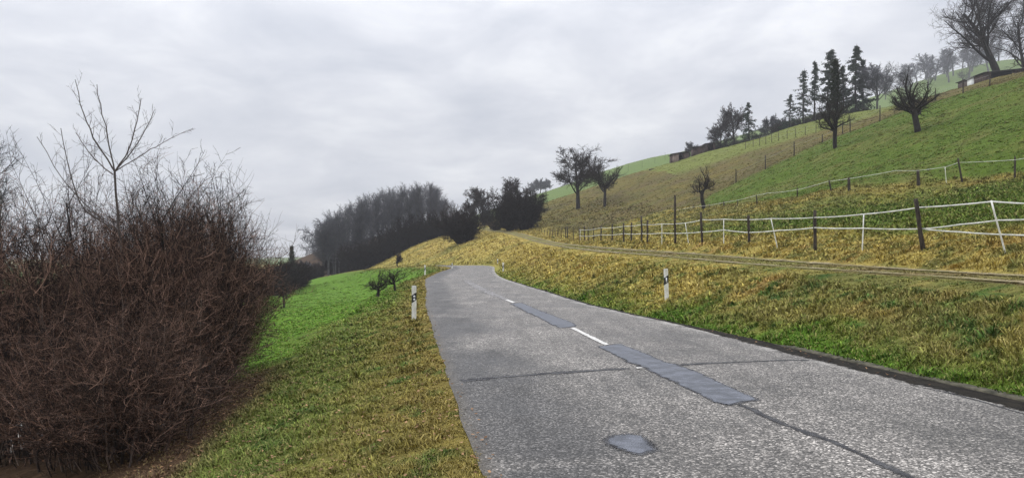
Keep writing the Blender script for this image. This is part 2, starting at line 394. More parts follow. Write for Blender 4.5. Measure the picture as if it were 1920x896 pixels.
# ------------------------------------------------------------------ road
def road_mat():
    m, t, b = newmat('old_asphalt')
    p = pos(t)
    uv = N(t, 'ShaderNodeUVMap').outputs[0]; s = N(t, 'ShaderNodeSeparateXYZ'); t.links.new(uv, s.inputs[0])
    u = s.outputs[0]
    v1 = N(t, 'ShaderNodeTexVoronoi'); v1.inputs['Scale'].default_value = 66; t.links.new(p, v1.inputs['Vector'])
    grain = N(t, 'ShaderNodeSeparateColor'); t.links.new(v1.outputs['Color'], grain.inputs[0])
    g = ramp(t, grain.outputs[0], [(0.0, 0.18), (0.45, 0.55), (0.8, 1.15), (1.0, 3.1)])
    n2 = noise(t, p, 22, 4, .7); g2 = ramp(t, n2, [(0.3, .62), (0.7, 1.38)])
    big = noise(t, p, .55, 5, .6, .4)
    base = ramp(t, big, [(0.3, (.080, .074, .067)), (0.5, (.145, .134, .122)), (0.7, (.212, .197, .180))])
    c = mixc(t, 1, mixc(t, 1, base, g, 'MULTIPLY'), g2, 'MULTIPLY')
    # polished darker wheel track near the left edge, patchy
    trk = mth(t, 'MULTIPLY', ramp(t, mth(t, 'ABSOLUTE', mth(t, 'SUBTRACT', u, .10)), [(0.0, 1.0), (0.07, .9), (0.15, 0.0)]),
              ramp(t, noise(t, p, .42, 4, .6, .5), [(0.34, 0.0), (0.50, 1.0)]))
    c = mixc(t, mth(t, 'MULTIPLY', trk, .88), c, mixc(t, 1, (.050, .048, .047), g, 'MULTIPLY'))
    # pale silt along the right edge
    ed = mth(t, 'MULTIPLY', ramp(t, u, [(0.93, 0.0), (0.975, 1.0)]), ramp(t, noise(t, p, 2.2, 4, .6), [(.42, 0.0), (.6, 1.0)]))
    c = mixc(t, mth(t, 'MULTIPLY', ed, .6), c, (.40, .38, .35))
    el = mth(t, 'MULTIPLY', ramp(t, u, [(0.0, 1.0), (0.03, 0.0)]), .7)
    c = mixc(t, el, c, (.06, .05, .035))
    # scuffed, washed-out streaks and fine stains along the driving direction
    mp = N(t, 'ShaderNodeMapping'); mp.inputs['Scale'].default_value = (2.4, .35, 1); mp.inputs['Rotation'].default_value = (0, 0, -.14); t.links.new(p, mp.inputs[0])
    c = mixc(t, 1, c, ramp(t, noise(t, mp.outputs[0], 1.3, 7, .68, .3), [(.3, .66), (.5, 1.0), (.7, 1.3)]), 'MULTIPLY')
    t.links.new(c, b.inputs['Base Color'])
    rr = ramp(t, big, [(0.35, .50), (0.65, .68)]); t.links.new(rr, b.inputs['Roughness'])
    b.inputs['Specular IOR Level'].default_value = .42
    hh = mth(t, 'ADD', mth(t, 'MULTIPLY', v1.outputs['Distance'], -1.0), mth(t, 'MULTIPLY', n2, .8))
    bump(t, b, hh, .55, .012)
    return m
def ragged(m, scale, soft=.25, wear=0.0):
    t = m.node_tree; b = t.nodes['Principled BSDF']; a = N(t, 'ShaderNodeAttribute', attribute_name='edge').outputs['Fac']
    p = pos(t); n = noise(t, p, scale, 5, .75); n2 = noise(t, p, scale * .13, 3, .6)
    f = mth(t, 'ADD', mth(t, 'ADD', a, mth(t, 'MULTIPLY', mth(t, 'SUBTRACT', n, .5), 2.2)), mth(t, 'MULTIPLY', mth(t, 'SUBTRACT', n2, .5), 1.0))
    f = mth(t, 'DIVIDE', mth(t, 'SUBTRACT', f, .5 + wear), soft, clamp=True)
    t.links.new(f, b.inputs['Alpha'])
def set_edge(me, vals):
    a = me.attributes.new('edge', 'FLOAT', 'POINT'); a.data.foreach_set('value', np.asarray(vals, np.float32).ravel())
M['road'] = road_mat()
def strip(name, ys, xa, xb, dz, mat, nx, zf=None, jit=0.0, label='', kind='structure', uv=True):
    ys = np.asarray(ys); a, b = xa(ys), xb(ys)
    if jit:
        a = a + (fbm(ys, ys * 0, 2.3, 3) - .5) * jit * 2; b = b + (fbm(ys, ys * 0 + 7, 2.3, 5) - .5) * jit * 2
    t = np.linspace(0, 1, nx); X = a[:, None] + t * (b - a)[:, None]; Y = np.broadcast_to(ys[:, None], X.shape)
    Z = (zf(X, Y) if zf else H(X, Y)) + dz
    V = np.stack([X, Y, Z], -1).reshape(-1, 3); F = gridF(*X.shape)
    me = mk_mesh(name, V, F, mat, None, True)
    set_edge(me, np.broadcast_to(np.clip(np.minimum(t * 3.2, 9), 0, 1.6), X.shape))
    if uv:
        l = me.uv_layers.new(name='UVMap'); T = np.broadcast_to(t, X.shape).ravel()
        q = np.stack([T[F.ravel()], V[F.ravel(), 1]], -1); l.data.foreach_set('uv', q.astype(np.float32).ravel())
    return tag(link(name, me), label, kind=kind)
gy = np.concatenate([np.arange(-8, 30, .25), np.arange(30, 90, .5), np.arange(90, 300, 3)])
roadz = lambda X, Y: xs(Zd, Y.ravel()).reshape(X.shape)
strip('road', gy, lambda y: Lx(y) - .03, lambda y: Rx(y) + .02, .006, M['road'], 14, roadz, .035, 'narrow grey asphalt country road')

# road details, laid on the road plane
def rp(px, py):      # point of the road surface seen at that pixel
    d = 20.0
    for _ in range(30): d = FPX * (EYE - float(Rz(np.array([d]))[0])) / (py - HY)
    return ((px - CX) / FPX * d, d)
def nrm(v): return v / (np.linalg.norm(v, axis=-1, keepdims=True) + 1e-9)
def flat(name, pts, dz, mat, label, sub=1, jit=0.0, seed=1, grow=0.0):
    P = [rp(*p) for p in pts]; Q = []; rg = np.random.default_rng(seed)
    for a, b in zip(P, P[1:] + P[:1]):
        n = max(1, int(math.dist(a, b) / .12))
        for k in range(n):
            t = k / n; Q.append((a[0] + (b[0] - a[0]) * t + rg.normal(0, jit), a[1] + (b[1] - a[1]) * t + rg.normal(0, jit)))
    Q = np.array(Q)
    if jit > .008:
        ce = Q.mean(0); dr = nrm(Q - ce); Q = Q + dr * ((fbm(Q[:, 0], Q[:, 1], 4.0, seed, 3) - .5) * .22 + grow)[:, None]
    T = np.roll(Q, -1, 0) - np.roll(Q, 1, 0); Nn = nrm(np.stack([T[:, 1], -T[:, 0]], -1))
    ar = .5 * np.sum(Q[:, 0] * np.roll(Q[:, 1], -1) - np.roll(Q[:, 0], -1) * Q[:, 1])
    if ar < 0: Q = Q[::-1]; T = np.roll(Q, -1, 0) - np.roll(Q, 1, 0); Nn = nrm(np.stack([T[:, 1], -T[:, 0]], -1))
    e = .05 if jit > .008 else .014
    A, B = Q + Nn * e, Q - Nn * e; n = len(Q); V = np.vstack([A, B]); z = Rz(V[:, 1]) + dz
    me = bpy.data.meshes.new(name); k = np.arange(n); k2 = np.roll(k, -1)
    me.from_pydata([(q[0], q[1], zz_) for q, zz_ in zip(V, z)], [], [[a, b, b + n, a + n] for a, b in zip(k, k2)] + [list(range(n, 2 * n))])
    if me.polygons[-1].normal.z < 0: me.flip_normals()
    set_edge(me, [0.] * n + [1.25] * n)
    me.materials.append(mat); return tag(link(name, me), label, kind='structure')
def tar_mat(name, c1, c2, r1, r2):
    m, t, b = newmat(name); p = pos(t)
    n = noise(t, p, 4.5, 8, .72); g = noise(t, p, 90, 3, .7)
    c = mixc(t, 1, ramp(t, n, [(.42, c1), (.60, c2)]), ramp(t, g, [(.33, .40), (.67, 1.75)]), 'MULTIPLY')
    t.links.new(c, b.inputs['Base Color']); t.links.new(ramp(t, n, [(.3, r1), (.7, r2)]), b.inputs['Roughness'])
    bump(t, b, g, .15, .004); b.inputs['Specular IOR Level'].default_value = .08 if r1 > .58 else .5; return m
M['patch'] = tar_mat('smooth_bitumen_patch', (.036, .041, .054), (.100, .108, .130), .34, .72)
M['crack'] = tar_mat('dark_crack_filler', (.035, .035, .038), (.085, .085, .088), .6, .8)
ragged(M['patch'], 38, .35, 0.05); ragged(M['crack'], 30, .35, -.08)
M['paint'] = simple('worn_road_paint', (.30, .29, .27), (.74, .73, .70), 26, .6)
flat('patch_seam', [(1122,651),(1164,646),(1205,661),(1245,680),(1290,692),(1322,706),(1372,728),(1425,752),(1395,756),(1365,758),(1336,754),(1300,734),(1271,721),(1228,700),(1185,682),(1150,664)], .009, M['crack'], 'dark ragged seam round the long smooth blue-grey bitumen patch on the road centre', grow=.035, jit=.012)
flat('asphalt_patch', [(1122,651),(1164,646),(1205,661),(1245,680),(1290,692),(1322,706),(1372,728),(1425,752),(1395,756),(1365,758),(1336,754),(1300,734),(1271,721),(1228,700),(1185,682),(1150,664)], .012, M['patch'], 'long smooth blue-grey bitumen patch on the road centre', jit=.012)
flat('patch_seam', [(958,570),(978,568),(1006,580),(1044,595),(1074,606),(1080,612),(1050,615),(1030,607),(1008,594),(981,582)], .009, M['crack'], 'dark ragged seam round the shorter bluish bitumen patch beyond the white dash', grow=.035, jit=.012, seed=4)
flat('asphalt_patch', [(958,570),(978,568),(1006,580),(1044,595),(1074,606),(1080,612),(1050,615),(1030,607),(1008,594),(981,582)], .012, M['patch'], 'shorter bluish bitumen patch beyond the white dash', jit=.012, seed=4)
flat('patch_seam', [(1140,826),(1156,820),(1180,817),(1200,822),(1212,834),(1224,846),(1200,853),(1178,849),(1160,843),(1150,834)], .009, M['crack'], 'dark ragged seam round the small oval bitumen patch in the near lane', grow=.035, jit=.015, seed=7)
flat('asphalt_patch', [(1140,826),(1156,820),(1180,817),(1200,822),(1212,834),(1224,846),(1200,853),(1178,849),(1160,843),(1150,834)], .012, M['patch'], 'small oval bitumen patch in the near lane', jit=.015, seed=7)
M['patch_pale'] = tar_mat('worn_pale_patch', (.15, .143, .14), (.20, .19, .185), .5, .6)
ragged(M['patch_pale'], 9, .8, .1); ragged(M['paint'], 45, .4, 0.0)
flat('asphalt_patch', [(868,526),(880,525),(905,538),(930,549),(958,562),(948,564),(915,552),(890,541)], .011, M['patch_pale'], 'pale worn strip of asphalt along the far centre line', jit=.01, seed=9)
for pts, lab in (([(1069,616),(1077.5,615.3),(1141.5,646.5),(1134,648.8)], 'clear white centre dash between two bitumen patches'),
                 ([(947,563),(952,562),(966,567),(961,568.5)], 'worn white centre dash at the far end of the bluish patch'),
                 ([(893,536.5),(896,536),(902,539),(899,540)], 'small distant white centre dash'),
                 ([(1192,690.5),(1202,690),(1206,691.5),(1196,693)], 'remnant of white paint beside the long bitumen patch')):
    flat('lane_marking', pts, .017, M['paint'], lab, jit=.006)
def crack(name, pts, wid, lab, seed):
    rg = np.random.default_rng(seed); P = [rp(*p) for p in pts]; Q = []
    for a, b in zip(P, P[1:]):
        n = max(2, int(math.dist(a, b) / .07))
        for k in range(n): t = k / n; Q.append((a[0] + (b[0]-a[0])*t, a[1] + (b[1]-a[1])*t))
    Q = np.array(Q); s = np.arange(len(Q)); Q[:, 1] += (fbm(s * .1, s * 0, 1, seed) - .5) * .12; Q[:, 0] += (fbm(s * .1, s * 0 + 9, 1, seed) - .5) * .12
    T = np.gradient(Q, axis=0); T /= np.linalg.norm(T, axis=1, keepdims=True); Nn = np.stack([-T[:, 1], T[:, 0]], -1)
    W = wid * (.35 + 1.3 * fbm(s * .21, s * 0 + 3, 1, seed + 2)); A = Q + Nn * W[:, None]; B = Q - Nn * W[:, None]
    z = Rz(Q[:, 1]) + .010; n = len(Q); A = Q + Nn * W[:, None] * 1.6; B = Q - Nn * W[:, None] * 1.6
    V = np.stack([np.c_[B, z], np.c_[Q, z], np.c_[A, z]], 1).reshape(-1, 3); me = mk_mesh(name, V, gridF(n, 3), M['crack'])
    set_edge(me, np.tile([0., 1.05, 0.], n)); tag(link(name, me), lab, kind='structure')
crack('road_crack', [(864,715),(930,709),(1020,701),(1110,695),(1192,690)], .085, 'dark tar seam across the left lane', 3)
crack('road_crack', [(1252,686),(1330,681),(1430,678),(1528,675)], .07, 'dark tar seam across the right lane', 5)
crack('road_crack', [(1378,757),(1440,781),(1490,802),(1560,830),(1630,860),(1700,892),(1790,940)], .05, 'long crack along the near centre joint', 8)
crack('road_crack', [(1700,722),(1780,738),(1850,757),(1960,790)], .022, 'thin crack near the right edge of the road', 11)

# gutter with a painted shade strip beyond it, and kerb on the right
M['gutter_and_shade'] = tar_mat('wet_silty_gutter_and_shade', (.007, .006, .005), (.022, .019, .015), .7, .95)
M['kerb'] = simple('mossy_concrete', (.022, .022, .013), (.11, .10, .07), 7, .85, .5, .01)
ragged(M['gutter_and_shade'], 14, .4, .0)
strip('gutter_and_shade', np.arange(-8, 46, .2), lambda y: Rx(y) - .26 * np.clip((17 - y) / 6, .1, 1), lambda y: Rx(y) + .27 - .14 * np.clip((y - 13) / 4, 0, 1), .012, M['gutter_and_shade'], 4, roadz, .09, 'dark wet gutter along the right road edge, farther on a painted strip of shade under the grass')  # past the kerb this strip paints the shade under overhanging grass
def kerb():
    ys = np.arange(-8, 13.6, .1); ys = ys[(np.mod(ys, 1.0) > .03)]
    prof = [(.20, -.05), (.21, .022), (.235, .035), (.34, .04), (.36, .02), (.37, -.05)]
    X = Rx(ys)[:, None] + np.array([p[0] for p in prof]); Z = np.broadcast_to(np.array([p[1] for p in prof]), X.shape) + ((fbm(ys, ys*0, 1.1, 3) - .5) * .03)[:, None]
    tp = np.clip((13.6 - ys) / 1.5, 0, 1)[:, None]; Z = Z * tp - .04 * (1 - tp)
    V = np.stack([X, np.broadcast_to(ys[:, None], X.shape), Z + 0.0], -1).reshape(-1, 3)
    tag(link('kerb', mk_mesh('kerb', V, gridF(*X.shape), M['kerb'])), 'low mossy concrete kerb beside the gutter', kind='structure')
kerb()

# farm track: two pale ruts
M['rut'] = simple('pale_gravel_rut', (.12, .10, .045), (.32, .265, .16), 3.5, .95, .4, .02)
ragged(M['rut'], 5, .6, .1)
def ruts():
    rg0 = np.random.default_rng(3); ys = np.concatenate([np.arange(3, 60, .13), np.arange(60, 150, 1.0)]); a, _ = ft(T1, ys); b, _ = ft(T2, ys); bag = Bag()
    for c0, s in ((a + .18 + .0*ys, 1), (b - .18, 2)):
        w_ = .15 + .16 * (fbm(ys, ys*0, .9, s) - .3) + .0006 * ys + .07 * (rg0.random(len(ys)) - .5); c0 = c0 + .06 * (rg0.random(len(ys)) - .5) + .2 * (fbm(ys, ys*0, .35, s + 4) - .5)
        if s == 2: w_ = w_ * 1.15
        t = np.linspace(-1, 1, 5); X = c0[:, None] + 1.35 * t * w_[:, None]; Y = np.broadcast_to(ys[:, None], X.shape)
        V = np.stack([X, Y, H(X, Y) + .03], -1).reshape(-1, 3); bag.add(V, gridF(*X.shape))
    me = bag.mesh('farm_track', M['rut'], True); set_edge(me, np.tile([0., .75, 1.1, .75, 0.], 2 * len(ys)))
    tag(link('farm_track', me), 'grassy farm track with two pale gravel ruts above the bank', kind='structure')
ruts()
# pale gravel path low behind the thicket
M['path'] = simple('pale_gravel', (.24, .225, .20), (.38, .36, .33), 3, .95, .4, .02)
strip('gravel_path', np.arange(13, 60, .8), lambda y: -6.4 - .47*y, lambda y: -2.3 - .46*y, .06, M['path'], 8, None, .3, 'pale gravel path on the low ground behind the thicket', uv=False)
# dark drainage runnel going up the bank
def runnel():
    A = hit(944, 484); B = hit(985, 458); ys = np.linspace(0, 1, 30)
    P = np.array([(A[0] + (B[0]-A[0])*t, A[1] + (B[1]-A[1])*t) for t in ys]); T = P[-1] - P[0]; T /= np.linalg.norm(T); Nn = np.array([-T[1], T[0]])
    X = P[:, 0][:, None] + Nn[0] * np.array([-.35, .35]); Y = P[:, 1][:, None] + Nn[1] * np.array([-.35, .35])
    V = np.stack([X, Y, H(X, Y) + .05], -1).reshape(-1, 3)
    tag(link('drain_channel', mk_mesh('drain_channel', V, gridF(30, 2), M['gutter_and_shade'])), 'dark drainage channel running up the yellow bank', kind='structure')
runnel()

# ------------------------------------------------------------------ grass
def grass(name, label, n, d0, d1, px0, px1, seed, keep, hgt, wf):
    rg = np.random.default_rng(seed)
    y = d0 * (d1 / d0) ** rg.random(n) ; px = px0 + (px1 - px0) * rg.random(n); x = (px - CX) / FPX * y
    # half of the blades stand in tussocks of 16
    nt_ = n // 32; tc_ = np.repeat(np.arange(nt_), 16); m_ = len(tc_); oa = rg.random(m_) * 6.283; od = np.abs(rg.normal(0, 1, m_)) * (.035 + .0016 * y[tc_])
    x[:m_] = x[tc_] + np.cos(oa) * od; y[:m_] = y[tc_] + np.sin(oa) * od
    tf = np.ones(n); tf[:m_] = (np.minimum(np.exp(rg.normal(.05, .27, nt_)), 1.7))[tc_]; tcol = np.ones(n); tcol[:m_] = (.65 + .7 * rg.random(nt_))[tc_]
    az = rg.random(n) * 6.283; az[:m_] = oa
    k = keep(x, y, rg); x, y, tf, tcol, az = x[k], y[k], tf[k], tcol[k], az[k]
    z = H(x, y); ti = tint(x, y); n = len(x)
    cl = fbm(x, y, 3.4, 21, 3); cl2 = fbm(x, y, .8, 4, 2)
    h = tf * hgt * (.35 + 1.5 * np.clip(cl - .25, 0, 1)) * (.6 + .8 * rg.random(n)) * (1 + np.clip(y / 45, 0, .8)) * (.7 + .6 * cl2)
    mx, _ = ft(M1, y); h *= np.where(x > mx + 1.5, .42, 1.0) * np.where(x < Lx(y) - 3.0, .55, 1.0); t1_, _ = ft(T1, y); t2_, _ = ft(T2, y)
    h *= np.where((x > t1_ - .9) & (x < t2_ + .25), .28, 1.0)
    L = Lx(y); R = Rx(y); ed = np.minimum(np.abs(x - L), np.abs(x - R)); h *= np.clip(.35 + ed / .5, .3, 1)
    a = az; lean = .25 + .9 * rg.random(n)
    dx, dy = np.cos(a) * lean, np.sin(a) * lean
    wd = wf * (.6 + .8 * rg.random(n)) * np.maximum(.0035, .00085 * y)
    b = rg.random(n) * 6.283; wx, wy = np.cos(b) * wd, np.sin(b) * wd
    P = np.stack([x, y, z - .01], -1)
    W = np.stack([wx, wy, 0 * wx], -1)
    mid = P + np.stack([dx * h * .45, dy * h * .45, h * .62], -1)
    tip = P + np.stack([dx * h * 1.15, dy * h * 1.15, h * (1.02 - .35 * lean)], -1)
    V = np.stack([P - W, P + W, mid + W * .8, mid - W * .8, tip], 1).reshape(-1, 3)
    i = np.arange(n)[:, None] * 5
    F = [i + np.array([0, 1, 2, 3]), i + np.array([3, 2, 4])]
    jit = .55 + .95 * rg.random(n) ** 1.3
    straw = (rg.random(n) < .22)[:, None]
    c = ti * (jit * tcol)[:, None]; c = np.where(straw, c * .5 + np.array([.26, .21, .085]) * .5, c)
    C = np.repeat(c, 5, 0) * 1.34
    me = mk_mesh(name, V, F, M['grass'], C)
    tag(link(name, me), label, 'grass', kind='stuff')
def keepL(x, y, rg): return (x < Lx(y) - .03 + .16 * rg.random(len(x)) ** 4 + .10 * (fbm(x, y, 2.0, 14, 3) - .5))
def keepR(x, y, rg):
    X, _ = ft(T1, y); X2, _ = ft(T2, y)
    rut = (np.abs(x - X - .18) < .24) | (np.abs(x - X2 + .18) < .28)
    return (x > Rx(y) + .24 + .08 * rg.random(len(x)) - .16 * np.clip((y - 13) / 4, 0, 1)) & ~(rut & (rg.random(len(x)) < .86))
grass('verge_grass', 'short tufted grass on the left verge and meadow', 330000, 3.3, 105, 180, 940, 1, keepL, .055, 1.0)
grass('bank_grass', 'tufted yellow-green grass on the right bank and slope', 420000, 6, 62, 900, 2050, 2, keepR, .078, 1.0)

grass('slope_grass', 'short rough grass on the far bank and hillside', 300000, 60, 185, 640, 1960, 3, lambda x, y, rg: (x > Rx(y) + .5) & ((x > ft(T2, y)[0] + .2) | (x < ft(T1, y)[0] - .2)) & (rg.random(len(x)) < np.clip(60 / y, 0, 1) + .2), .085, .8)
def litter():
    rg = np.random.default_rng(8); n = 9000; y = 3.5 * (22 / 3.5) ** rg.random(n); px = 250 + 1500 * rg.random(n); x = (px - CX) / FPX * y; L, R = Lx(y), Rx(y)
    k = ((x < L + .12) & (rg.random(n) < .55)) | (np.abs(x - R - .12) < .2) | ((x > R + .4) & (rg.random(n) < .3)) | ((x < L - 1.6) & (y < 14) & (x > L - 3.6)); x, y = x[k], y[k]; n = len(x)
    on = (x > Lx(y)) & (x < Rx(y) + .3); z = np.where(on, Rz(y) + .02, H(x, y) + .02 + .03 * rg.random(n)); s = (.010 + .016 * rg.random(n))[:, None]
    a = rg.random(n) * 6.283; A = np.stack([np.cos(a), np.sin(a), rg.normal(0, .25, n)], -1); B = np.stack([-np.sin(a), np.cos(a), rg.normal(0, .25, n)], -1); c = np.stack([x, y, z], -1)
    V = np.stack([c - A*s, c + B*s*.6, c + A*s, c - B*s*.6], 1).reshape(-1, 3); col = np.array([.09, .045, .02]) + rg.random((n, 1)) ** 1.5 * np.array([.28, .17, .09])
    tag(link('leaf_litter', mk_mesh('leaf_litter', V, np.arange(4*n).reshape(n, 4), M['leaf'], np.repeat(col, 4, 0))), 'small dead leaves scattered over the verges and road edges', 'leaf litter', kind='stuff')
litter()
# ------------------------------------------------------------------ branching plants
def nrm(v): return v / (np.linalg.norm(v, axis=-1, keepdims=True) + 1e-9)
def sprout(rg, P0, D0, L, R0, K, wig, up, tip):
    n = len(P0); P = [P0]; D = nrm(D0); seg = (L / (K - 1))[:, None]
    for k in range(K - 1):
        D = nrm(D + rg.normal(0, wig, (n, 3)) + np.array([0, 0, up])); P.append(P[-1] + D * seg)
    t = np.linspace(0, 1, K)
    return np.stack(P, 1), R0[:, None] * (1 - (1 - tip) * t)
def kids(rg, P, R, L, m, t0, t1, ang, asd, ratio, rr, shape=.5, rmin=0.0):
    n, K, _ = P.shape; t = np.clip(t0 + (t1 - t0) * (np.arange(m)[None] + rg.random((n, m))) / m, 0, .999)
    f = t * (K - 1); k = f.astype(int); u = f - k; r = np.arange(n)[:, None]
    p = P[r, k] * (1 - u)[..., None] + P[r, k+1] * u[..., None]; T = nrm(P[r, k+1] - P[r, k]); rad = R[r, k] * (1 - u) + R[r, k+1] * u
    q = rg.normal(0, 1, T.shape); q = nrm(q - (q * T).sum(-1, keepdims=True) * T)
    a = np.radians(ang + rg.normal(0, asd, (n, m)))[..., None]
    D = np.cos(a) * T + np.sin(a) * q
    Lc = L[:, None] * ratio * (1 - shape * t) * (.7 + .6 * rg.random((n, m)))
    return p.reshape(-1, 3), D.reshape(-1, 3), Lc.ravel(), np.maximum(rad * rr, rmin).ravel()
def plant(seed, P0, D0, L0, R0, levels, height=None):
    """levels: dicts(K,wig,up,tip,sides | m,t0,t1,ang,asd,ratio,rr,shape,rmin for the children). Returns [(P,R,sides)]"""
    rg = np.random.default_rng(seed); out = []; P0, D0, L, R0 = map(np.asarray, (P0, D0, L0, R0))
    for i, l in enumerate(levels):
        if i:
            P0, D0, L, R0 = kids(rg, P, R, L, l['m'], l.get('t0', .2), l.get('t1', 1), l['ang'], l.get('asd', 10), l['ratio'], l['rr'], l.get('shape', .5), l.get('rmin', 0))
        P, R = sprout(rg, P0, D0, L, R0, l.get('K', 5), l.get('wig', .15), l.get('up', 0), l.get('tip', .3)); out.append((P, R, l.get('sides', 4)))
    if height:
        s = height / max(p[0][..., 2].max() for p in out); out = [(p * s, r, q) for p, r, q in out]
    return out
def join(parts):
    b = Bag()
    for P, R, s in parts: b.add(*tubes(P, R, s))
    return b
def leaves(rg, pts, n, spread, size, squash=1.0):
    k = rg.integers(0, len(pts), n); c = pts[k] + rg.normal(0, spread, (n, 3)) * np.array([1, 1, squash])
    a = nrm(rg.normal(0, 1, (n, 3))) ; b = nrm(np.cross(a, rg.normal(0, 1, (n, 3)))); s = (size * (.5 + rg.random(n)))[:, None]
    V = np.stack([c - a*s, c + b*s*.6, c + a*s, c - b*s*.6], 1).reshape(-1, 3)
    return V, np.arange(4*n).reshape(n, 4)

def tree(name, label, cat, loc, parts, ntr, mt, mc, group=None, extra=None, rz=0):
    """first ntr levels are trunk and limbs, the others are the crown"""
    r = root(name, loc, label, cat, group, rz)
    link('trunk', join(parts[:ntr]).mesh('trunk', mt, True), r)
    if parts[ntr:]: link('crown', join(parts[ntr:]).mesh('crown', mc), r)
    if extra: link(extra[0], extra[1], r)
    return r
up1 = [[0, 0, 1.]]; o1 = [[0, 0, 0.]]
def oak(seed, h, rt=.38, tw=.02, lean=(0, 0)):
    return plant(seed, o1, [[lean[0], lean[1], 1]], [h*.60], [rt], [
        dict(K=9, wig=.06, up=.06, tip=.3, sides=9),
        dict(m=20, t0=.30, ang=54, asd=12, ratio=.86, rr=.5, shape=.55, K=7, wig=.13, up=.07, tip=.25, sides=5),
        dict(m=11, t0=.2, ang=40, asd=13, ratio=.42, rr=.5, shape=.35, K=6, wig=.18, up=.03, tip=.3, sides=3, rmin=tw*1.3),
        dict(m=9, t0=.12, ang=42, asd=14, ratio=.48, rr=.6, shape=.25, K=4, wig=.22, up=.02, tip=.4, sides=3, rmin=tw*.75),
        dict(m=5, t0=.1, ang=40, asd=16, ratio=.5, rr=.7, shape=.2, K=3, wig=.25, tip=.5, sides=3, rmin=tw*.5)], h)
def forest(seed, h, rt=.2, tw=.03):
    return plant(seed, o1, up1, [h*.9], [rt], [
        dict(K=9, wig=.045, up=.04, tip=.15, sides=6),
        dict(m=20, t0=.28, ang=38, asd=10, ratio=.36, rr=.5, shape=.55, K=6, wig=.15, up=.14, tip=.3, sides=4, rmin=tw*1.4),
        dict(m=9, t0=.15, ang=38, asd=12, ratio=.48, rr=.6, shape=.3, K=4, wig=.2, up=.08, tip=.4, sides=3, rmin=tw),
        dict(m=6, t0=.1, ang=35, asd=14, ratio=.55, rr=.7, shape=.2, K=3, wig=.2, up=.05, tip=.4, sides=3, rmin=tw*.7)], h)
def orchard(seed, h, rt=.2, tw=.015, lean=(0, 0), m=8, ang=56):
    return plant(seed, o1, [[lean[0], lean[1], 1]], [h*.45], [rt], [
        dict(K=6, wig=.08, up=.0, tip=.75, sides=8),
        dict(m=m, t0=.62, ang=ang, asd=16, ratio=1.3, rr=.55, shape=.2, K=7, wig=.22, up=.12, tip=.35, sides=5),
        dict(m=12, t0=.22, ang=52, asd=18, ratio=.44, rr=.45, shape=.35, K=5, wig=.25, up=.14, tip=.35, sides=4, rmin=tw*1.5),
        dict(m=10, t0=.12, ang=45, asd=18, ratio=.5, rr=.55, shape=.2, K=4, wig=.25, up=.12, tip=.4, sides=3, rmin=tw*.8)], h)
def shrub(seed, h, ns=26, spread=.6, tw=.02, rt=.06, dense=1):
    rg = np.random.default_rng(seed + 99); a = rg.random(ns) * 6.283; r = rg.random(ns) ** .5 * h * .16
    P = np.stack([r*np.cos(a), r*np.sin(a), 0*r], -1); D = np.stack([np.cos(a)*spread*rg.random(ns), np.sin(a)*spread*rg.random(ns), np.ones(ns)], -1)
    return plant(seed, P, D, h * (.6 + .45 * rg.random(ns)), rt * (.6 + .6 * rg.random(ns)), [
        dict(K=7, wig=.10, up=.0, tip=.3, sides=4),
        dict(m=10, t0=.08, ang=40, asd=14, ratio=.42, rr=.6, shape=.45, K=5, wig=.18, up=.05, tip=.4, sides=3, rmin=tw),
        dict(m=8, t0=.1, ang=42, asd=16, ratio=.5, rr=.7, shape=.3, K=4, wig=.22, up=.04, tip=.4, sides=3, rmin=tw*.8)]
        + ([dict(m=5, t0=.1, ang=42, asd=16, ratio=.5, rr=.8, shape=.2, K=3, wig=.2, tip=.5, sides=3, rmin=tw*.6)] if dense > 1 else []), h)
def conifer(name, label, loc, h, seed, wid=.2, clear=.15, fill=1.0, group=None):
    rg = np.random.default_rng(seed)
    tr = plant(seed, o1, up1, [h], [h*.014 + .05], [dict(K=9, wig=.02, up=.05, tip=.1, sides=7)], h); P, R, _ = tr[0]
    nb = 75; p, D, L, rr = kids(rg, P, R, np.array([h]), nb, clear, .96, 92, 12, wid, .35, .0, .02)
    t = p[:, 2] / h; L = h * wid * 2.05 * (1.03 - t) ** .85 * (.25 + .95 * rg.random(nb)); D[:, 2] -= .15
    Pb, Rb = sprout(rg, p, D, L, rr, 5, .10, -.04, .3)
    t_ = rg.random((nb, 26)); f = (.2 + .8 * t_) * 3.999; k = f.astype(int); u = (f - k)[..., None]; r = np.arange(nb)[:, None]
    pts = (Pb[r, k] * (1-u) + Pb[r, k+1] * u).reshape(-1, 3)
    V, F = leaves(rg, pts, int(6000 * fill), h * .014, h * .011, .6)
    ro = root(name, loc, label, 'conifer', group)
    link('trunk', join(tr).mesh('trunk', M['bark_dark'], True), ro)
    b = Bag(); b.add(*tubes(Pb, Rb, 3)); b.add(V, F); link('crown', b.mesh('crown', M['needle']), ro)
    return ro
def at(px, py, top=None, d=None):
    if d is None: x, y, z = hit(px, py)
    else: x, y = (px - CX) / FPX * d, d; z = h1(x, y)
    return (x, y, z - .05), ((py - top) / FPX * y if top is not None else None)

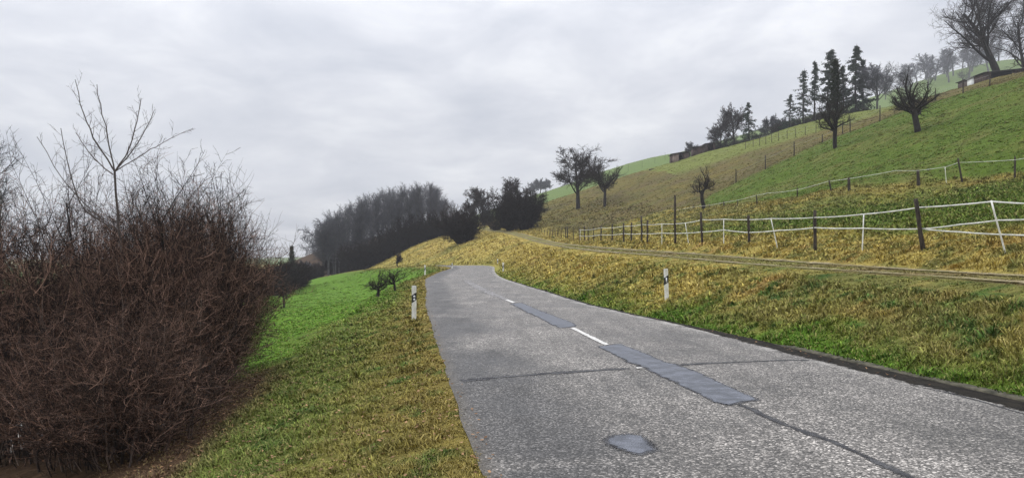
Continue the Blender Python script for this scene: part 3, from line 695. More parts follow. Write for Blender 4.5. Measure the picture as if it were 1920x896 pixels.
# two large bare trees on the slope
loc, h = at(1084, 392, 268); bt = tree('bare_oak_tree', 'largest round-crowned bare tree at the foot of the brown slope', 'tree', loc, oak(11, h, .34, .036), 2, M['bark_dark'], M['crown_dark']); bt.scale = (1.22, 1.22, 1)
loc, h = at(1134, 388, 288); tree('bare_tree', 'smaller dark bare tree just right of the round-crowned one', 'tree', loc, orchard(12, h, .26, .03, m=14, ang=48), 2, M['bark_dark'], M['crown_dark'])
loc, h = at(1320, 391, 310); tree('orchard_tree', 'small gnarled bare tree with a branch sticking out left, above the fences', 'fruit tree', loc, orchard(25, h, .22, .02, (-.15, 0), 6), 2, M['bark_dark'], M['crown_dark'])
loc, h = at(1721, 248, 130); lt = tree('orchard_tree', 'spreading pruned fruit tree alone on the green hillside', 'fruit tree', loc, orchard(36, h, .26, .012, (-.03, 0), 15, 48), 2, M['bark_dark'], M['crown_dark']); lt.scale = (1.22, 1.22, 1)
loc, h = at(1803, 164, 124); tree('orchard_tree', 'small low fruit tree on the ridge beside the white hut', 'fruit tree', loc, orchard(33, h, .25, .035, (.05, 0), 7), 2, M['bark_dark'], M['crown_dark'])
# ivy-clad tree
def ivy_tree(px, py, top, label, seed, wid, fork=.30, bot=.34):
    loc, h = at(px, py, top); rg = np.random.default_rng(seed)
    pr = orchard(seed, h * .68, .24, .014, m=11, ang=44)
    col = plant(seed+1, o1, up1, [h], [.18], [dict(K=8, wig=.03, up=.05, tip=.2, sides=7),
        dict(m=26, t0=.3, ang=55, asd=12, ratio=wid, rr=.4, shape=.6, K=5, wig=.2, up=.1, tip=.3, sides=3, rmin=.02),
        dict(m=6, t0=.2, ang=40, asd=12, ratio=.4, rr=.6, shape=.3, K=4, wig=.2, tip=.4, sides=3, rmin=.015)], h)
    pts = []
    for k in range(2600):
        t = rg.random() ** .8; z = h * (bot + (1 - bot) * t * .97); a = rg.random() * 6.283; rad = h * wid * .40 * (1.02 - t) ** .8 * .72 * (.35 + 1.25 * float(fbm(a * 1.1, z * 9 / h, 1.0, seed, 3))) * rg.random() ** .4; pts.append((rad*math.cos(a), rad*math.sin(a), z))
    V, F = leaves(rg, np.array(pts), 4200, h*.017, h*.010)
    r = root('ivy_clad_tree', loc, label, 'tree'); link('trunk', join(pr[:2] + col[:1]).mesh('trunk', M['bark_dark'], True), r)
    link('crown', join(pr[2:] + col[1:]).mesh('crown', M['crown_dark']), r); b = Bag(); b.add(V, F); link('ivy', b.mesh('ivy', M['ivy']), r)
ivy_tree(1566, 278, 112, 'dark ivy-clad tree standing in front of the conifers on the hillside', 41, .28)
ivy_tree(547, 545, 460, 'narrow ivy-covered tree among the hedge beyond the meadow', 43, .52, bot=.1)

# conifers and bare trees along the ridge
cf = [(1605, 205, 82, .18, .12, 1.0, 'tallest dark conifer on the ridge'), (1552, 222, 92, .17, .2, .8, 'tall conifer directly behind the ivy-clad tree'),
      (1506, 236, 130, .18, .2, .5, 'thin-crowned conifer left of the ivy-clad tree'), (1481, 243, 174, .26, .05, .8, 'bushy low conifer at the left end of the tall ridge trees'),
      (1582, 215, 120, .14, .15, .8, 'slim conifer beside the tallest one'), (1405, 258, 190, .2, .05, .9, 'pointed conifer at the right of the small ridge clump'), (1527, 232, 112, .10, .35, .35, 'almost bare pole-like conifer in the ridge group'), (1619, 203, 108, .2, .1, .7, 'shorter conifer right of the tallest one')]
for i, (px, py, top, wd, cl_, fi, lab) in enumerate(cf):
    d = 172 - .02 * abs(px - 1600); x = (px - CX) / FPX * d; z = h1(x, d); hh = EYE + (HY - top) / FPX * d - z
    conifer('conifer_tree', lab, (x, d, z - .1), hh, 60 + i, wd, cl_, fi, 'conifers along the ridge')
def sil(px, top, d, gen, label, mt='bark_grey', mc='crown_grey', name='bare_tree', group=None, ntr=2, **k):
    x = (px - CX) / FPX * d; z = h1(x, d); hh = EYE + (HY - top) / FPX * d - z
    return tree(name, label, 'tree', (x, d, z - .1), gen(hh, **k), ntr, M[mt], M[mc], group)
sil(1645, 108, 168, lambda h: oak(71, h, .28, .035), 'bare tree at the right end of the ridge conifers')
sil(1378, 190, 178, lambda h: oak(72, h, .26, .04), 'round bare tree in the small ridge clump', 'bark_dark', 'crown_dark')
sil(1352, 222, 178, lambda h: oak(73, h, .22, .04), 'low bare tree at the left of the small ridge clump', 'bark_dark', 'crown_dark')
sil(1440, 212, 186, lambda h: oak(74, h, .2, .04), 'faint bare tree between the two ridge clumps')
sil(1462, 218, 192, lambda h: oak(75, h, .2, .04), 'small bare tree left of the bushy conifer')
sil(1297, 262, 190, lambda h: oak(76, h, .1, .04), 'tiny bare tree behind the gap between the sheds')
sil(1876, -60, 138, lambda h: oak(77, h, .75, .03, (-.35, 0)), 'huge leaning bare tree at the top right corner', 'bark_dark', 'crown_dark', name='bare_oak_tree')
sil(1925, -30, 146, lambda h: oak(78, h, .45, .035), 'tall bare tree cut by the right frame edge', 'bark_dark', 'crown_dark')
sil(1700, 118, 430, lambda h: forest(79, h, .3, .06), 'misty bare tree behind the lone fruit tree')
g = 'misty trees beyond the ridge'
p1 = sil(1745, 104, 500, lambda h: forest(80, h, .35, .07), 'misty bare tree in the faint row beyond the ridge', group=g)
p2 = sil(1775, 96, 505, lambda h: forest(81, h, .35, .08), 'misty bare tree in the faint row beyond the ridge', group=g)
for i, (px, s) in enumerate([(1660 + 7.4 * k_ + 9 * math.sin(k_ * 5.1), .62 + .42 * min(1, k_ / 12) + .12 * math.sin(k_ * 2.3)) for k_ in range(30)]):
    d = 480 + 23 * (i * 7 % 5); x = (px - CX) / FPX * d; copy_thing((p1, p2)[i % 2], (x, d, h1(x, d) - .2), i * 1.3, (s * 1.7, s * 1.7, s * (.85 + .3 * ((i * 5) % 7) / 7)))
for i, (px, py, top) in enumerate(((1013, 363, 332), (1000, 367, 336), (1024, 360, 338))):
    d = 395; x = (px - CX) / FPX * d; z = h1(x, d)
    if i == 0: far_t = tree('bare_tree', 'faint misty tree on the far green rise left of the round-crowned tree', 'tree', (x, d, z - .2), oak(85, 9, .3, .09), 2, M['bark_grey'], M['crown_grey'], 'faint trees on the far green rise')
    else: copy_thing(far_t, (x, d, z - .2), i * 2.0, .85)

rg = np.random.default_rng(31)
ru = tree('ridge_shrub', 'dark brushwood under the ridge trees', 'shrub', (0, 0, -500), shrub(125, 4, 22, .7, .03, .06), 1, M['crown_black'], M['crown_dark'], 'brushwood under the ridge trees')
for i, px in enumerate([1345, 1362, 1380, 1395, 1412, 1428, 1445, 1458, 1472, 1486, 1498, 1512, 1526, 1540, 1552, 1566, 1580, 1594, 1608, 1622]):
    d = 174 + 4 * rg.random() - .02 * abs(px - 1600) + (6 if px < 1450 else 0); x = (px - CX) / FPX * d; s_ = .55 + .5 * rg.random()
    if i == 0: ru.location = (x, d, h1(x, d) - .3)
    else: copy_thing(ru, (x, d, h1(x, d) - .3), rg.random() * 6, (s_ * 1.3, s_ * 1.3, s_))
# wood along the road
rg = np.random.default_rng(5)
pf = []
GW = 'trees of the grey wood beyond the bend'
for i in range(6):
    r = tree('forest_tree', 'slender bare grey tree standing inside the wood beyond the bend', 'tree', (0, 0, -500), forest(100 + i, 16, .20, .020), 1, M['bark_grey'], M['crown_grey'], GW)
    pf.append(r)
spots = []
for k in range(100):
    d = 156 + 62 * rg.random(); px = 598 + 245 * rg.random() ** .8
    x = (px - CX) / FPX * d
    if x < float(Rx(np.array([d]))[0]) + 3: continue
    spots.append((px, d))
for px in range(612, 838, 9): spots.append((px + rg.normal(0, 2), 153 + 4 * rg.random() + max(0, (640 - px) * .1)))
tops = lambda px: np.interp(px, [595, 640, 690, 720, 770, 800, 820, 835], [412, 384, 362, 352, 340, 338, 345, 372])
used = [0] * 6
for i, (px, d) in enumerate(spots):
    x = (px - CX) / FPX * d; z = h1(x, d); hh = (EYE + (HY - tops(px)) / FPX * d - z) * (.84 + .2 * rg.random())
    k = i % 6; s = hh / 16; loc = (x, d, z - .2)
    if not used[k]: used[k] = 1; pf[k].location = loc; pf[k].scale = (s, s, s)
    else: copy_thing(pf[k], loc, rg.random() * 6.28, (s, s, s))
for i, px in enumerate(range(566, 650, 7)):
    d = 300 + 8 * (i % 4); x = (px - CX) / FPX * d; z = h1(x, d); sc_ = (EYE + (HY - (478 - .45 * (px - 566) - 5 * (i % 3))) / FPX * d - z) / 16
    copy_thing(pf[i % 6], (x, d, z - .2), i * 1.1, (sc_,) * 3, 'faint hazy tree on the low rise left of the grey wood', 'hazy trees left of the grey wood')
# darker undergrowth shrubs at the wood's edge
ub = tree('hedge_shrub', 'dark brushwood at the foot of the grey wood', 'shrub', (0, 0, -500), shrub(120, 6.0, 26, .7, .035, .07), 1, M['crown_black'], M['crown_black'], 'brushwood at the foot of the grey wood')
for i, px in enumerate(range(610, 838, 8)):
    d = 150 + 3 * rg.random() + (12 if px < 650 else 0); x = (px - CX) / FPX * d; x = max(x, float(Rx(np.array([d]))[0]) + 2.5); s = .65 + .5 * rg.random()
    if i == 0: ub.location = (x, d, h1(x, d) - .2)
    else: copy_thing(ub, (x, d, h1(x, d) - .2), rg.random() * 6, (s*1.2, s*1.2, s))

# shrubs and trees where the track goes round the hill
def bigshrub(px, py, top, d, seed, label, ns, spread, tw=.035, mc='crown_black', wx=1.0, dense=1, name='dense_shrub'):
    x = (px - CX) / FPX * d; z = h1(x, d); hh = EYE + (HY - top) / FPX * d - z
    r = tree(name, label, 'shrub', (x, d, z - .15), shrub(seed, hh, ns, spread, tw, .07, dense), 1, M[mc], M[mc]); r.scale = (wx, wx, 1); return r
bigshrub(866, 470, 384, 118, 130, 'dense blackish shrub standing above the bend of the road', 60, .85, .032, dense=2)
bigshrub(853, 440, 370, 140, 131, 'twiggy brown shrub behind the blackish one above the bend', 34, .7, .035, 'crown_dark')
bigshrub(985, 440, 350, 122, 132, 'big dark thicket on the right of the track where it rounds the hill', 70, .65, .032, dense=2)
bigshrub(960, 430, 352, 128, 133, 'dark thicket left of the biggest one beside the track', 50, .6, .032, dense=2)
sil(962, 328, 132, lambda h: oak(134, h, .25, .035), 'bare tree rising out of the dark thickets beside the track', 'bark_dark', 'crown_dark')
sil(905, 345, 160, lambda h: oak(135, h, .22, .04), 'bare tree above the far end of the track', 'bark_dark', 'crown_dark')
sil(882, 368, 165, lambda h: oak(136, h, .2, .04), 'thin bare tree between the wood and the far end of the track', 'bark_dark', 'crown_dark')
bigshrub(912, 425, 384, 158, 137, 'low dark bush at the far end of the track', 40, .7, .04)
bigshrub(930, 432, 408, 135, 138, 'reddish bramble patch beside the far track', 30, 1.2, .03, 'crown_dark')

# small trees on the meadow
def mead(px, py, top, gen, lab, name='orchard_tree', cat='fruit tree', d=None):
    loc, h = at(px, py, top, d); return tree(name, lab, cat, loc, gen(h), 2, M['bark_dark'], M['crown_dark'])
mead(708, 558, 503, lambda h: orchard(140, h, .085, .006, (.10, 0), 10), 'small crooked fruit tree on the meadow, nearer of the dark pair')
mead(741, 546, 498, lambda h: orchard(141, h, .07, .006, (0, 0), 10), 'small fruit tree right behind the crooked one on the meadow')
mead(533, 577, 506, lambda h: orchard(142, h, .09, .018, (0, 0), 7), 'thin young tree on the meadow beside the thicket', 'young_tree', 'young tree')
loc, h = at(746, 0, None, 104); hh = EYE + (HY - 471) / FPX * 104 - loc[2]
tree('young_tree', 'little dark tree below the far bank, by the lower road', 'young tree', loc, orchard(143, hh, .10, .03, (-.1, 0), 7), 2, M['bark_dark'], M['crown_dark'])

# hedge left of the meadow, far
hd = tree('hedge_shrub', 'brown hedge shrub beyond the far left end of the meadow', 'shrub', (0, 0, -500), shrub(150, 4, 40, .7, .03, .05), 1, M['crown_black'], M['crown_black'], 'hedge shrubs beyond the meadow')
rg = np.random.default_rng(15)
for i, (px, py, top, d) in enumerate([(468,540,492,90),(485,540,490,88),(498,541,494,92),(512,542,488,90),(526,542,480,93),(538,543,486,96),(552,542,482,98),(563,540,484,102),(450,540,488,90),(430,545,485,85),(410,545,480,85),(575,530,498,135),(586,528,492,140),(598,524,488,145)]):
    x = (px - CX) / FPX * d; z = h1(x, d); s = (EYE + (HY - top) / FPX * d - z) / 4
    if i == 0: hd.location = (x, d, z - .2); hd.scale = (s, s, s)
    else: copy_thing(hd, (x, d, z - .2), rg.random() * 6, (s, s, s))
sil(572, 486, 150, lambda h: oak(152, h, .15, .05), 'faint bare tree at the left end of the wood')
sil(604, 408, 158, lambda h: oak(153, h, .22, .04), 'open-crowned bare tree at the left edge of the wood')
sil(625, 402, 160, lambda h: oak(154, h, .22, .04), 'leaning-limbed bare tree second from the left edge of the wood')
sil(-5, 225, 42, lambda h: forest(155, h, .2, .015), 'tall misty bare tree at the left frame edge behind the thicket')

# ------------------------------------------------------------------ the near thicket
def thicket(seed, h, ns, spread, base_c, fine=1.0, top=0.0):
    rg = np.random.default_rng(seed); a = rg.random(ns) * 6.283; r = rg.random(ns) ** .5 * .75
    P = np.stack([r*np.cos(a), r*np.sin(a), 0*r], -1); sp_ = spread * (.2 + rg.random(ns))
    D = np.stack([np.cos(a + rg.normal(0, .8, ns))*sp_, np.sin(a + rg.normal(0, .8, ns))*sp_, np.ones(ns)], -1)
    L = h * (.55 + .55 * rg.random(ns)); R0 = .008 + .020 * rg.random(ns) ** 3
    pr = plant(seed + 1, P, D, L, R0, [
        dict(K=9, wig=.09, up=.01, tip=.3, sides=5),
        dict(m=10, t0=.16, ang=42, asd=18, ratio=.42, rr=.65, shape=.35, K=6, wig=.17, up=.07, tip=.4, sides=3, rmin=.006),
        dict(m=int(8*fine), t0=.05, ang=46, asd=20, ratio=.44, rr=.6, shape=.2, K=5, wig=.22, up=.07, tip=.4, sides=3, rmin=.004),
        dict(m=1, t0=.1, ang=44, asd=20, ratio=.5, rr=.8, shape=.1, K=3, wig=.3, up=0, tip=.5, sides=3, rmin=.0026)])
    return pr
def colored(parts, rg, c1, c2, dark=.5):
    b = Bag()
    for P, R, s in parts:
        V, F = tubes(P, R, s); n, K, _ = P.shape
        u = rg.random(n) ** 3.3; c = c1 + (c2 - c1) * u[:, None]
        b.add(V, F, np.repeat(c, K * s, 0))
    return b
CD, CL = np.array([.006, .0045, .004]), np.array([.36, .215, .155])
def mkthicket(seed, h, ns, spread, loc, label, fine=1.25, lf=3500):
    pr = thicket(seed, h, ns, spread, None, fine); rg = np.random.default_rng(seed + 7)
    r = root('thicket_shrub', loc, label, 'shrub', 'shrubs of the brown roadside thicket')
    link('stems', colored(pr[:1], rg, np.array([.02, .015, .013]), np.array([.26, .19, .15])).mesh('stems', M['twig'], True), r)
    link('twigs', colored(pr[1:], rg, CD, CL).mesh('twigs', M['twig']), r)
    pts = pr[2][0].reshape(-1, 3); pts = pts[(pts[:, 2] < h * .72) & (pts[:, 2] > .1)]
    V, F = leaves(rg, pts, lf, .05, .022); cc = np.array([.016, .010, .008]) + rg.random((lf, 1)) ** 4 * np.array([.16, .085, .045])
    me = mk_mesh('dead_leaves', V, F, M['leaf'], np.repeat(cc, 4, 0)); link('dead_leaves', me, r)
    return r
TH = [mkthicket(200, 3.9, 52, .28, (0, 0, -500), ''), mkthicket(210, 3.5, 52, .34, (0, 0, -500), ''), mkthicket(220, 3.0, 50, .48, (0, 0, -500), '')]
# (px of centre, depth, top pixel, template, label)
tk = [
 (348, 12.4, 440, 1, 'rightmost front shrub of the brown thicket, edging the meadow'),
 (372, 14.5, 405, 0, 'shrub at the right rear of the thicket beside the meadow'),
 (318, 11.2, 500, 2, 'brown shrub at the verge corner of the thicket'),
 (272, 12.2, 455, 0, 'tall middle shrub of the thicket right of the forked sapling'),
 (205, 10.8, 470, 1, 'front middle shrub of the brown thicket'),
 (105, 11.0, 475, 2, 'front left shrub of the brown thicket'),
 (110, 12.8, 450, 1, 'rear left shrub of the thicket'),
 (12, 12.0, 440, 2, 'rear shrub cut by the left frame edge'),
 (200, 14.0, 440, 1, 'rear middle shrub of the thicket'),
 (310, 15.5, 405, 0, 'rearmost shrub of the thicket'),
 (385, 16.5, 440, 2, 'low shrub at the far right tip of the thicket'),
 (300, 9.7, 600, 1, 'low front shrub of the thicket with arching canes'),
 (378, 13.2, 500, 0, 'low shrub leaning out over the right verge'),
 (222, 9.0, 670, 2, 'lowest foreground shrub at the bottom of the thicket'),
 (335, 13.4, 400, 1, 'tall slim shrub directly before the dark leafy growth'),
 (150, 9.6, 610, 0, 'low dark shrub at the bottom left, left of the lowest one'),
 (40, 13.6, 380, 1, 'tall rear shrub near the left frame edge'),
]
rg = np.random.default_rng(77); seen = set(); Hs = {0: 3.9, 1: 3.5, 2: 3.0}
for i, (px, d, top, k, lab) in enumerate(tk):
    x = (px - CX) / FPX * d; z = h1(x, d); hh = EYE + (HY - top) / FPX * d - z; s = hh / Hs[k] * (.90 if px < 240 else .97)
    sx = max(.62, min(.95, s * .85))
    if k not in seen:
        seen.add(k); o = TH[k]; o.location = (x, d, z - .03); o.scale = (sx, sx, s); o['label'] = lab; o.rotation_euler.z = rg.random() * 6
    else: copy_thing(TH[k], (x, d, z - .03), rg.random() * 6, (sx, sx, s), lab)
for lab, px, d, top, ns, nl, bot in (('dark leafy ivy-smothered growth rising at the right of the thicket', 392, 13.6, 322, 16, 26000, .2), ('lower dark ivy-smothered stems at the centre of the thicket', 300, 13.8, 400, 12, 12000, .2)):
    x = (px - CX) / FPX * d; z = h1(x, d); hh = EYE + (HY - top) / FPX * d - z
    pr = thicket(int(px), hh / 1.05, ns, .18, None, .8); rg2 = np.random.default_rng(int(px))
    ro = root('ivy_smothered_shrub', (x, d, z - .03), lab, 'shrub'); ro.scale = (.6, .6, .84)
    link('stems', colored(pr[:1], rg2, CD, CL * .4).mesh('stems', M['twig'], True), ro); link('twigs', colored(pr[1:3], rg2, CD, CL * .5).mesh('twigs', M['twig']), ro)
    pt = pr[2][0].reshape(-1, 3); pt = pt[(np.hypot(pt[:, 0], pt[:, 1]) < 1.25) & (pt[:, 2] < hh * .93) & (pt[:, 2] > hh * bot)]
    V, F = leaves(rg2, pt, nl, .045, .014); cc = np.array([.014, .011, .009]) + rg2.random((nl, 1)) ** 3 * np.array([.07, .045, .03])
    link('leaves', mk_mesh('leaves', V, F, M['leaf'], np.repeat(cc, 4, 0)), ro)
# taller saplings standing up out of the thicket
def sapling(px, d, top, seed, label, m=7, spread=24, r=.028, fork=.35):
    x = (px - CX) / FPX * d; z = h1(x, d); hh = EYE + (HY - top) / FPX * d - z
    pr = plant(seed, o1, [[.02, 0, 1]], [hh*.62], [r], [
        dict(K=8, wig=.04, up=.04, tip=.5, sides=6),
        dict(m=m, t0=fork, t1=1.0, ang=spread, asd=7, ratio=.85, rr=.5, shape=.6, K=7, wig=.05, up=.06, tip=.25, sides=4),
        dict(m=8, t0=.15, ang=38, asd=14, ratio=.24, rr=.4, shape=.4, K=5, wig=.12, up=.06, tip=.4, sides=3, rmin=.004),
        dict(m=3, t0=.2, ang=40, asd=14, ratio=.4, rr=.6, shape=.2, K=3, wig=.15, tip=.5, sides=3, rmin=.003)], hh)
    rg = np.random.default_rng(seed); rt_ = root('sapling', (x, d, z - .03), label, 'sapling', 'saplings rising out of the thicket')
    link('trunk', colored(pr[:1], rg, np.array([.022, .018, .016]), np.array([.05, .042, .036])).mesh('trunk', M['twig'], True), rt_)
    link('crown', colored(pr[1:], rg, np.array([.022, .018, .017]), np.array([.075, .058, .052])).mesh('crown', M['twig']), rt_)
def forked():
    # the sapling whose long shoots fan out against the sky; drawn shoot by shoot
    d = 11.6; x0 = (226 - CX) / FPX * d; z0 = h1(x0, d)
    W = lambda px, py, dd=0: np.array([(px - CX) / FPX * d - x0, dd, EYE + (HY - py) / FPX * d - z0])
    fans = [([(238,640),(232,520),(222,430),(215,320)], .026, .016), ([(215,320),(180,255),(165,215),(153,152)], .013, .005), ([(215,320),(208,270),(198,215),(191,160)], .012, .005),
            ([(215,320),(240,275),(252,225),(260,180)], .012, .005), ([(215,320),(250,280),(275,240),(293,205)], .011, .004), ([(212,325),(175,305),(130,265),(98,235)], .011, .004),
            ([(222,430),(175,395),(160,330),(158,250)], .013, .005), ([(215,320),(265,285),(300,262),(352,235)], .009, .003), ([(222,430),(190,400),(140,340),(102,262)], .010, .004)]
    rg = np.random.default_rng(9); r = root('sapling', (x0, d, z0 - .02), 'tall sapling whose long bare shoots fan out highest against the sky', 'sapling', 'saplings rising out of the thicket')
    tb, cb_ = Bag(), []
    bag = Bag(); pl = []
    for j, (pts, r0, r1) in enumerate(fans):
        Q = np.array([W(*p) for p in pts]); dd = rg.normal(0, .45); Q[:, 1] += dd * np.linspace(0, 1, len(Q)) * (j > 0)
        t = np.linspace(0, 1, 10); tk_ = np.linspace(0, 1, len(Q)); P = np.stack([pchip(tk_, Q[:, a], t) for a in range(3)], -1)
        if j == 0: P[0] = (0, 0, 0) if P[0][2] > 0 else P[0]
        P[1:-1] += rg.normal(0, .008, (8, 3)); rr = r0 + (r1 - r0) * t; pl.append((P, rr))
    V, F = tubes(pl[0][0][None], pl[0][1][None], 7); tb.add(V, F, (.075, .062, .055))
    P = np.stack([p for p, _ in pl[1:]]); Rr = np.stack([q for _, q in pl[1:]]); V, F = tubes(P, Rr, 5); bag.add(V, F, (.085, .068, .06))
    L = np.linalg.norm(P[:, -1] - P[:, 0], axis=1); p, D, Lc, r2 = kids(rg, P, Rr, L, 11, .15, .95, 45, 14, .28, .45, .5, .003)
    P2, R2 = sprout(rg, p, D, Lc, r2, 5, .12, .08, .4); V, F = tubes(P2, R2, 3); bag.add(V, F, (.09, .07, .065))
    p, D, Lc, r3 = kids(rg, P2, R2, Lc, 3, .2, .95, 40, 14, .45, .6, .3, .0025); P3, R3 = sprout(rg, p, D, Lc, r3, 3, .12, .05, .5); V, F = tubes(P3, R3, 3); bag.add(V, F, (.09, .07, .065))
    link('trunk', tb.mesh('trunk', M['twig'], True), r); link('crown', bag.mesh('crown', M['twig']), r)
forked()
for k_, (px_, d_, top_) in enumerate(((90, 13.0, 330), (180, 13.8, 300), (232, 13.0, 330), (275, 12.4, 310), (345, 13.0, 262), (412, 15.0, 350), (432, 15.4, 390), (30, 12.6, 380))):
    sapling(px_, d_, top_, 320 + k_, ['thin shoot cluster just left of the slanting sapling tops', 'slim sapling directly behind the fanned one', 'slim sapling right behind the stem of the fanned one', 'thin sapling between the fanned and the leaning one', 'slim sapling beside the leaning dark one', 'fine-twigged sapling behind the arching one', 'fine-twigged sapling outermost toward the grey wood', 'fine-twigged sapling near the left frame edge'][k_], 11, 21, .017, .2)
sapling(165, 12.3, 240, 301, 'thin sapling left of the fanned one', 8, 20, .022)
sapling(125, 13.5, 330, 302, 'short slanting sapling at the left of the thicket', 7, 26, .02)
sapling(330, 12.0, 262, 303, 'darker sapling right of the fanned one, leaning right', 9, 30, .034, .4)
sapling(300, 13.5, 290, 304, 'bushy sapling behind the leaning one', 9, 28, .024)
sapling(405, 13.2, 300, 305, 'upright sapling near the right end of the thicket', 14, 20, .024, .2)
sapling(415, 14.2, 365, 306, 'arching sapling at the right end of the thicket', 14, 24, .020, .15)
sapling(442, 16.0, 430, 307, 'lowest arching sapling at the meadow end of the thicket', 12, 24, .016, .1)
sapling(60, 12.5, 350, 308, 'sapling nearest the left frame edge', 8, 26, .02)
sapling(368, 14.0, 285, 309, 'tall sapling in front of the dark leafy growth', 8, 24, .022, .3)

# ------------------------------------------------------------------ marker posts
def marker_post(px, base, d, h, label, kind, lean=0.0, rot=0.0, name='marker_post'):
    x = (px - CX) / FPX * d; z = EYE + (HY - base) / FPX * d
    r = root(name, (x, d, z), label, 'marker post', 'white roadside marker posts', rot); r.rotation_euler = (0, lean, rot)
    wd, dp = .058, .045
    pr = [(-wd, -.012), (-wd*.75, -dp), (wd*.75, -dp), (wd, -.012), (wd*.6, dp), (-wd*.6, dp)]
    def shell(z0, z1, g, slope=0, top=False):
        V = []
        for k, zz_ in enumerate((z0, z1)):
            for (a, b) in pr:
                sl_ = slope * (a / wd) * .5
                V.append((a * (1 + g), b * (1 + g), zz_ + sl_ + (-(b / dp) * .02 if top and k else 0)))
        n = len(pr); F = [[i, (i+1) % n, n + (i+1) % n, n + i] for i in range(n)]
        me = bpy.data.meshes.new('body'); me.from_pydata(V, [], F + [list(range(n))[::-1], list(range(n, 2*n))]); return me
    b = shell(-.35, h, 0, 0, True); b.materials.append(M['whiteplastic']); bo = link('body', b, r)
    md = bo.modifiers.new('bevel', 'BEVEL'); md.width = .008; md.segments = 2
    s = h / 1.0
    bd = shell(h - .40*s, h - .20*s, .05, .085, False); bd.materials.append(M['black']); bdo = link('band', bd, r)
    if kind == 'bar':
        q = Bag(); q.box(-.016, .016, -dp*1.05 - .006, -dp*1.05 + .002, h - .37*s, h - .235*s); link('reflector', q.mesh('reflector', M['reflector']), bdo)
    else:
        for zz_ in (h - .265*s, h - .345*s):
            q = Bag(); q.tube([(.008, -dp*1.05 - .006, zz_), (.008, -dp*1.05 + .003, zz_)], [.026, .026], 16); link('reflector', q.mesh('reflector', M['reflector']), bdo)
    return r
marker_post(776.5, 608, 17.9, .915, 'white marker post on the left verge with two round reflectors', 'dots')
marker_post(1250.5, 571, 19.6, .93, 'white marker post on the right bank foot with one upright reflector bar', 'bar', -.035)
marker_post(797, 520, 58, .95, 'small distant marker post on the left verge before the bend', 'dots')
marker_post(943.5, 517, 57, 1.0, 'distant marker post at the right side of the bend', 'bar')
marker_post(933, 501, 76, .85, 'farther one of the two marker posts at the right of the bend', 'bar')
marker_post(848, 505, 68, .55, 'tiny marker post on the inside of the bend', 'dots')

# ------------------------------------------------------------------ fences
def post(parent, x, y, zb, h, r, lean=(0, 0), mat='oldwood', name='post', sides=8, seed=0):
    rg = np.random.default_rng(seed); b = Bag(); n = 5
    pts = [(x + lean[0]*h*t - 0 + rg.normal(0, r*.12), y + lean[1]*h*t + rg.normal(0, r*.12), zb - .25 + (h + .25)*t) for t in np.linspace(0, 1, n)]
    pts[0] = (x, y, zb - .25)
    b.tube(pts, [r * (1.05 - .1*t + rg.normal(0, .04)) for t in np.linspace(0, 1, n)], sides); return link(name, b.mesh(name, M[mat], True), parent)
def tape(parent, pts, w_, name='tape', th=.004, mat='tape'):
    P = []
    for a, b in zip(pts, pts[1:]):
        a, b = np.array(a), np.array(b); n = 6; L = np.linalg.norm(b - a)
        for k in range(n): t = k / n; q = a + (b - a) * t; q[2] -= 4 * t * (1 - t) * L * .006; P.append(q)
    P.append(np.array(pts[-1])); P = np.array(P); T = np.gradient(P, axis=0); Nn = nrm(np.stack([-T[:, 1], T[:, 0], 0*T[:, 0]], -1))
    up = np.array([0, 0, w_ / 2]); ring = np.stack([P + up + Nn*th, P - up + Nn*th, P - up - Nn*th, P + up - Nn*th], 1); m = len(P)
    i = np.arange(m * 4).reshape(m, 4); j = np.roll(i, -1, 1)
    F = np.stack([i[:-1], j[:-1], j[1:], i[1:]], -1).reshape(-1, 4)
    return link(name, mk_mesh(name, ring.reshape(-1, 3), F, M[mat]), parent)
def fence_on(T, root_o, posts, tapes):
    o = np.array(root_o.location)
    for i, (px, top, base, kind, ln) in enumerate(posts):
        d = solve_line(T, px); x = (px - CX) / FPX * d; zb = h1(x, d); h = max(.5, EYE + (HY - top) / FPX * d - zb)
        mat, r, nm = {'w': ('oldwood', .055, 'post'), 'W': ('oldwood', .10, 'post'), 't': ('oldwood', .035, 'post'), 'p': ('whiteplastic', .018, 'step_in_post')}[kind]
        post(root_o, x - o[0], d - o[1], zb - o[2], h, r, (ln, 0), mat, nm, seed=i)
    for pts, w_ in tapes:
        P = []
        for px, py in pts:
            d = solve_line(T, px) - .07; P.append(((px - CX) / FPX * d - o[0], d - o[1], EYE + (HY - py) / FPX * d - o[2]))
        tape(root_o, P, w_)
f1 = root('paddock_fence', (9.6, 24, 1.6), 'wooden posts with two white tapes along the track, the nearer paddock fence', 'fence')
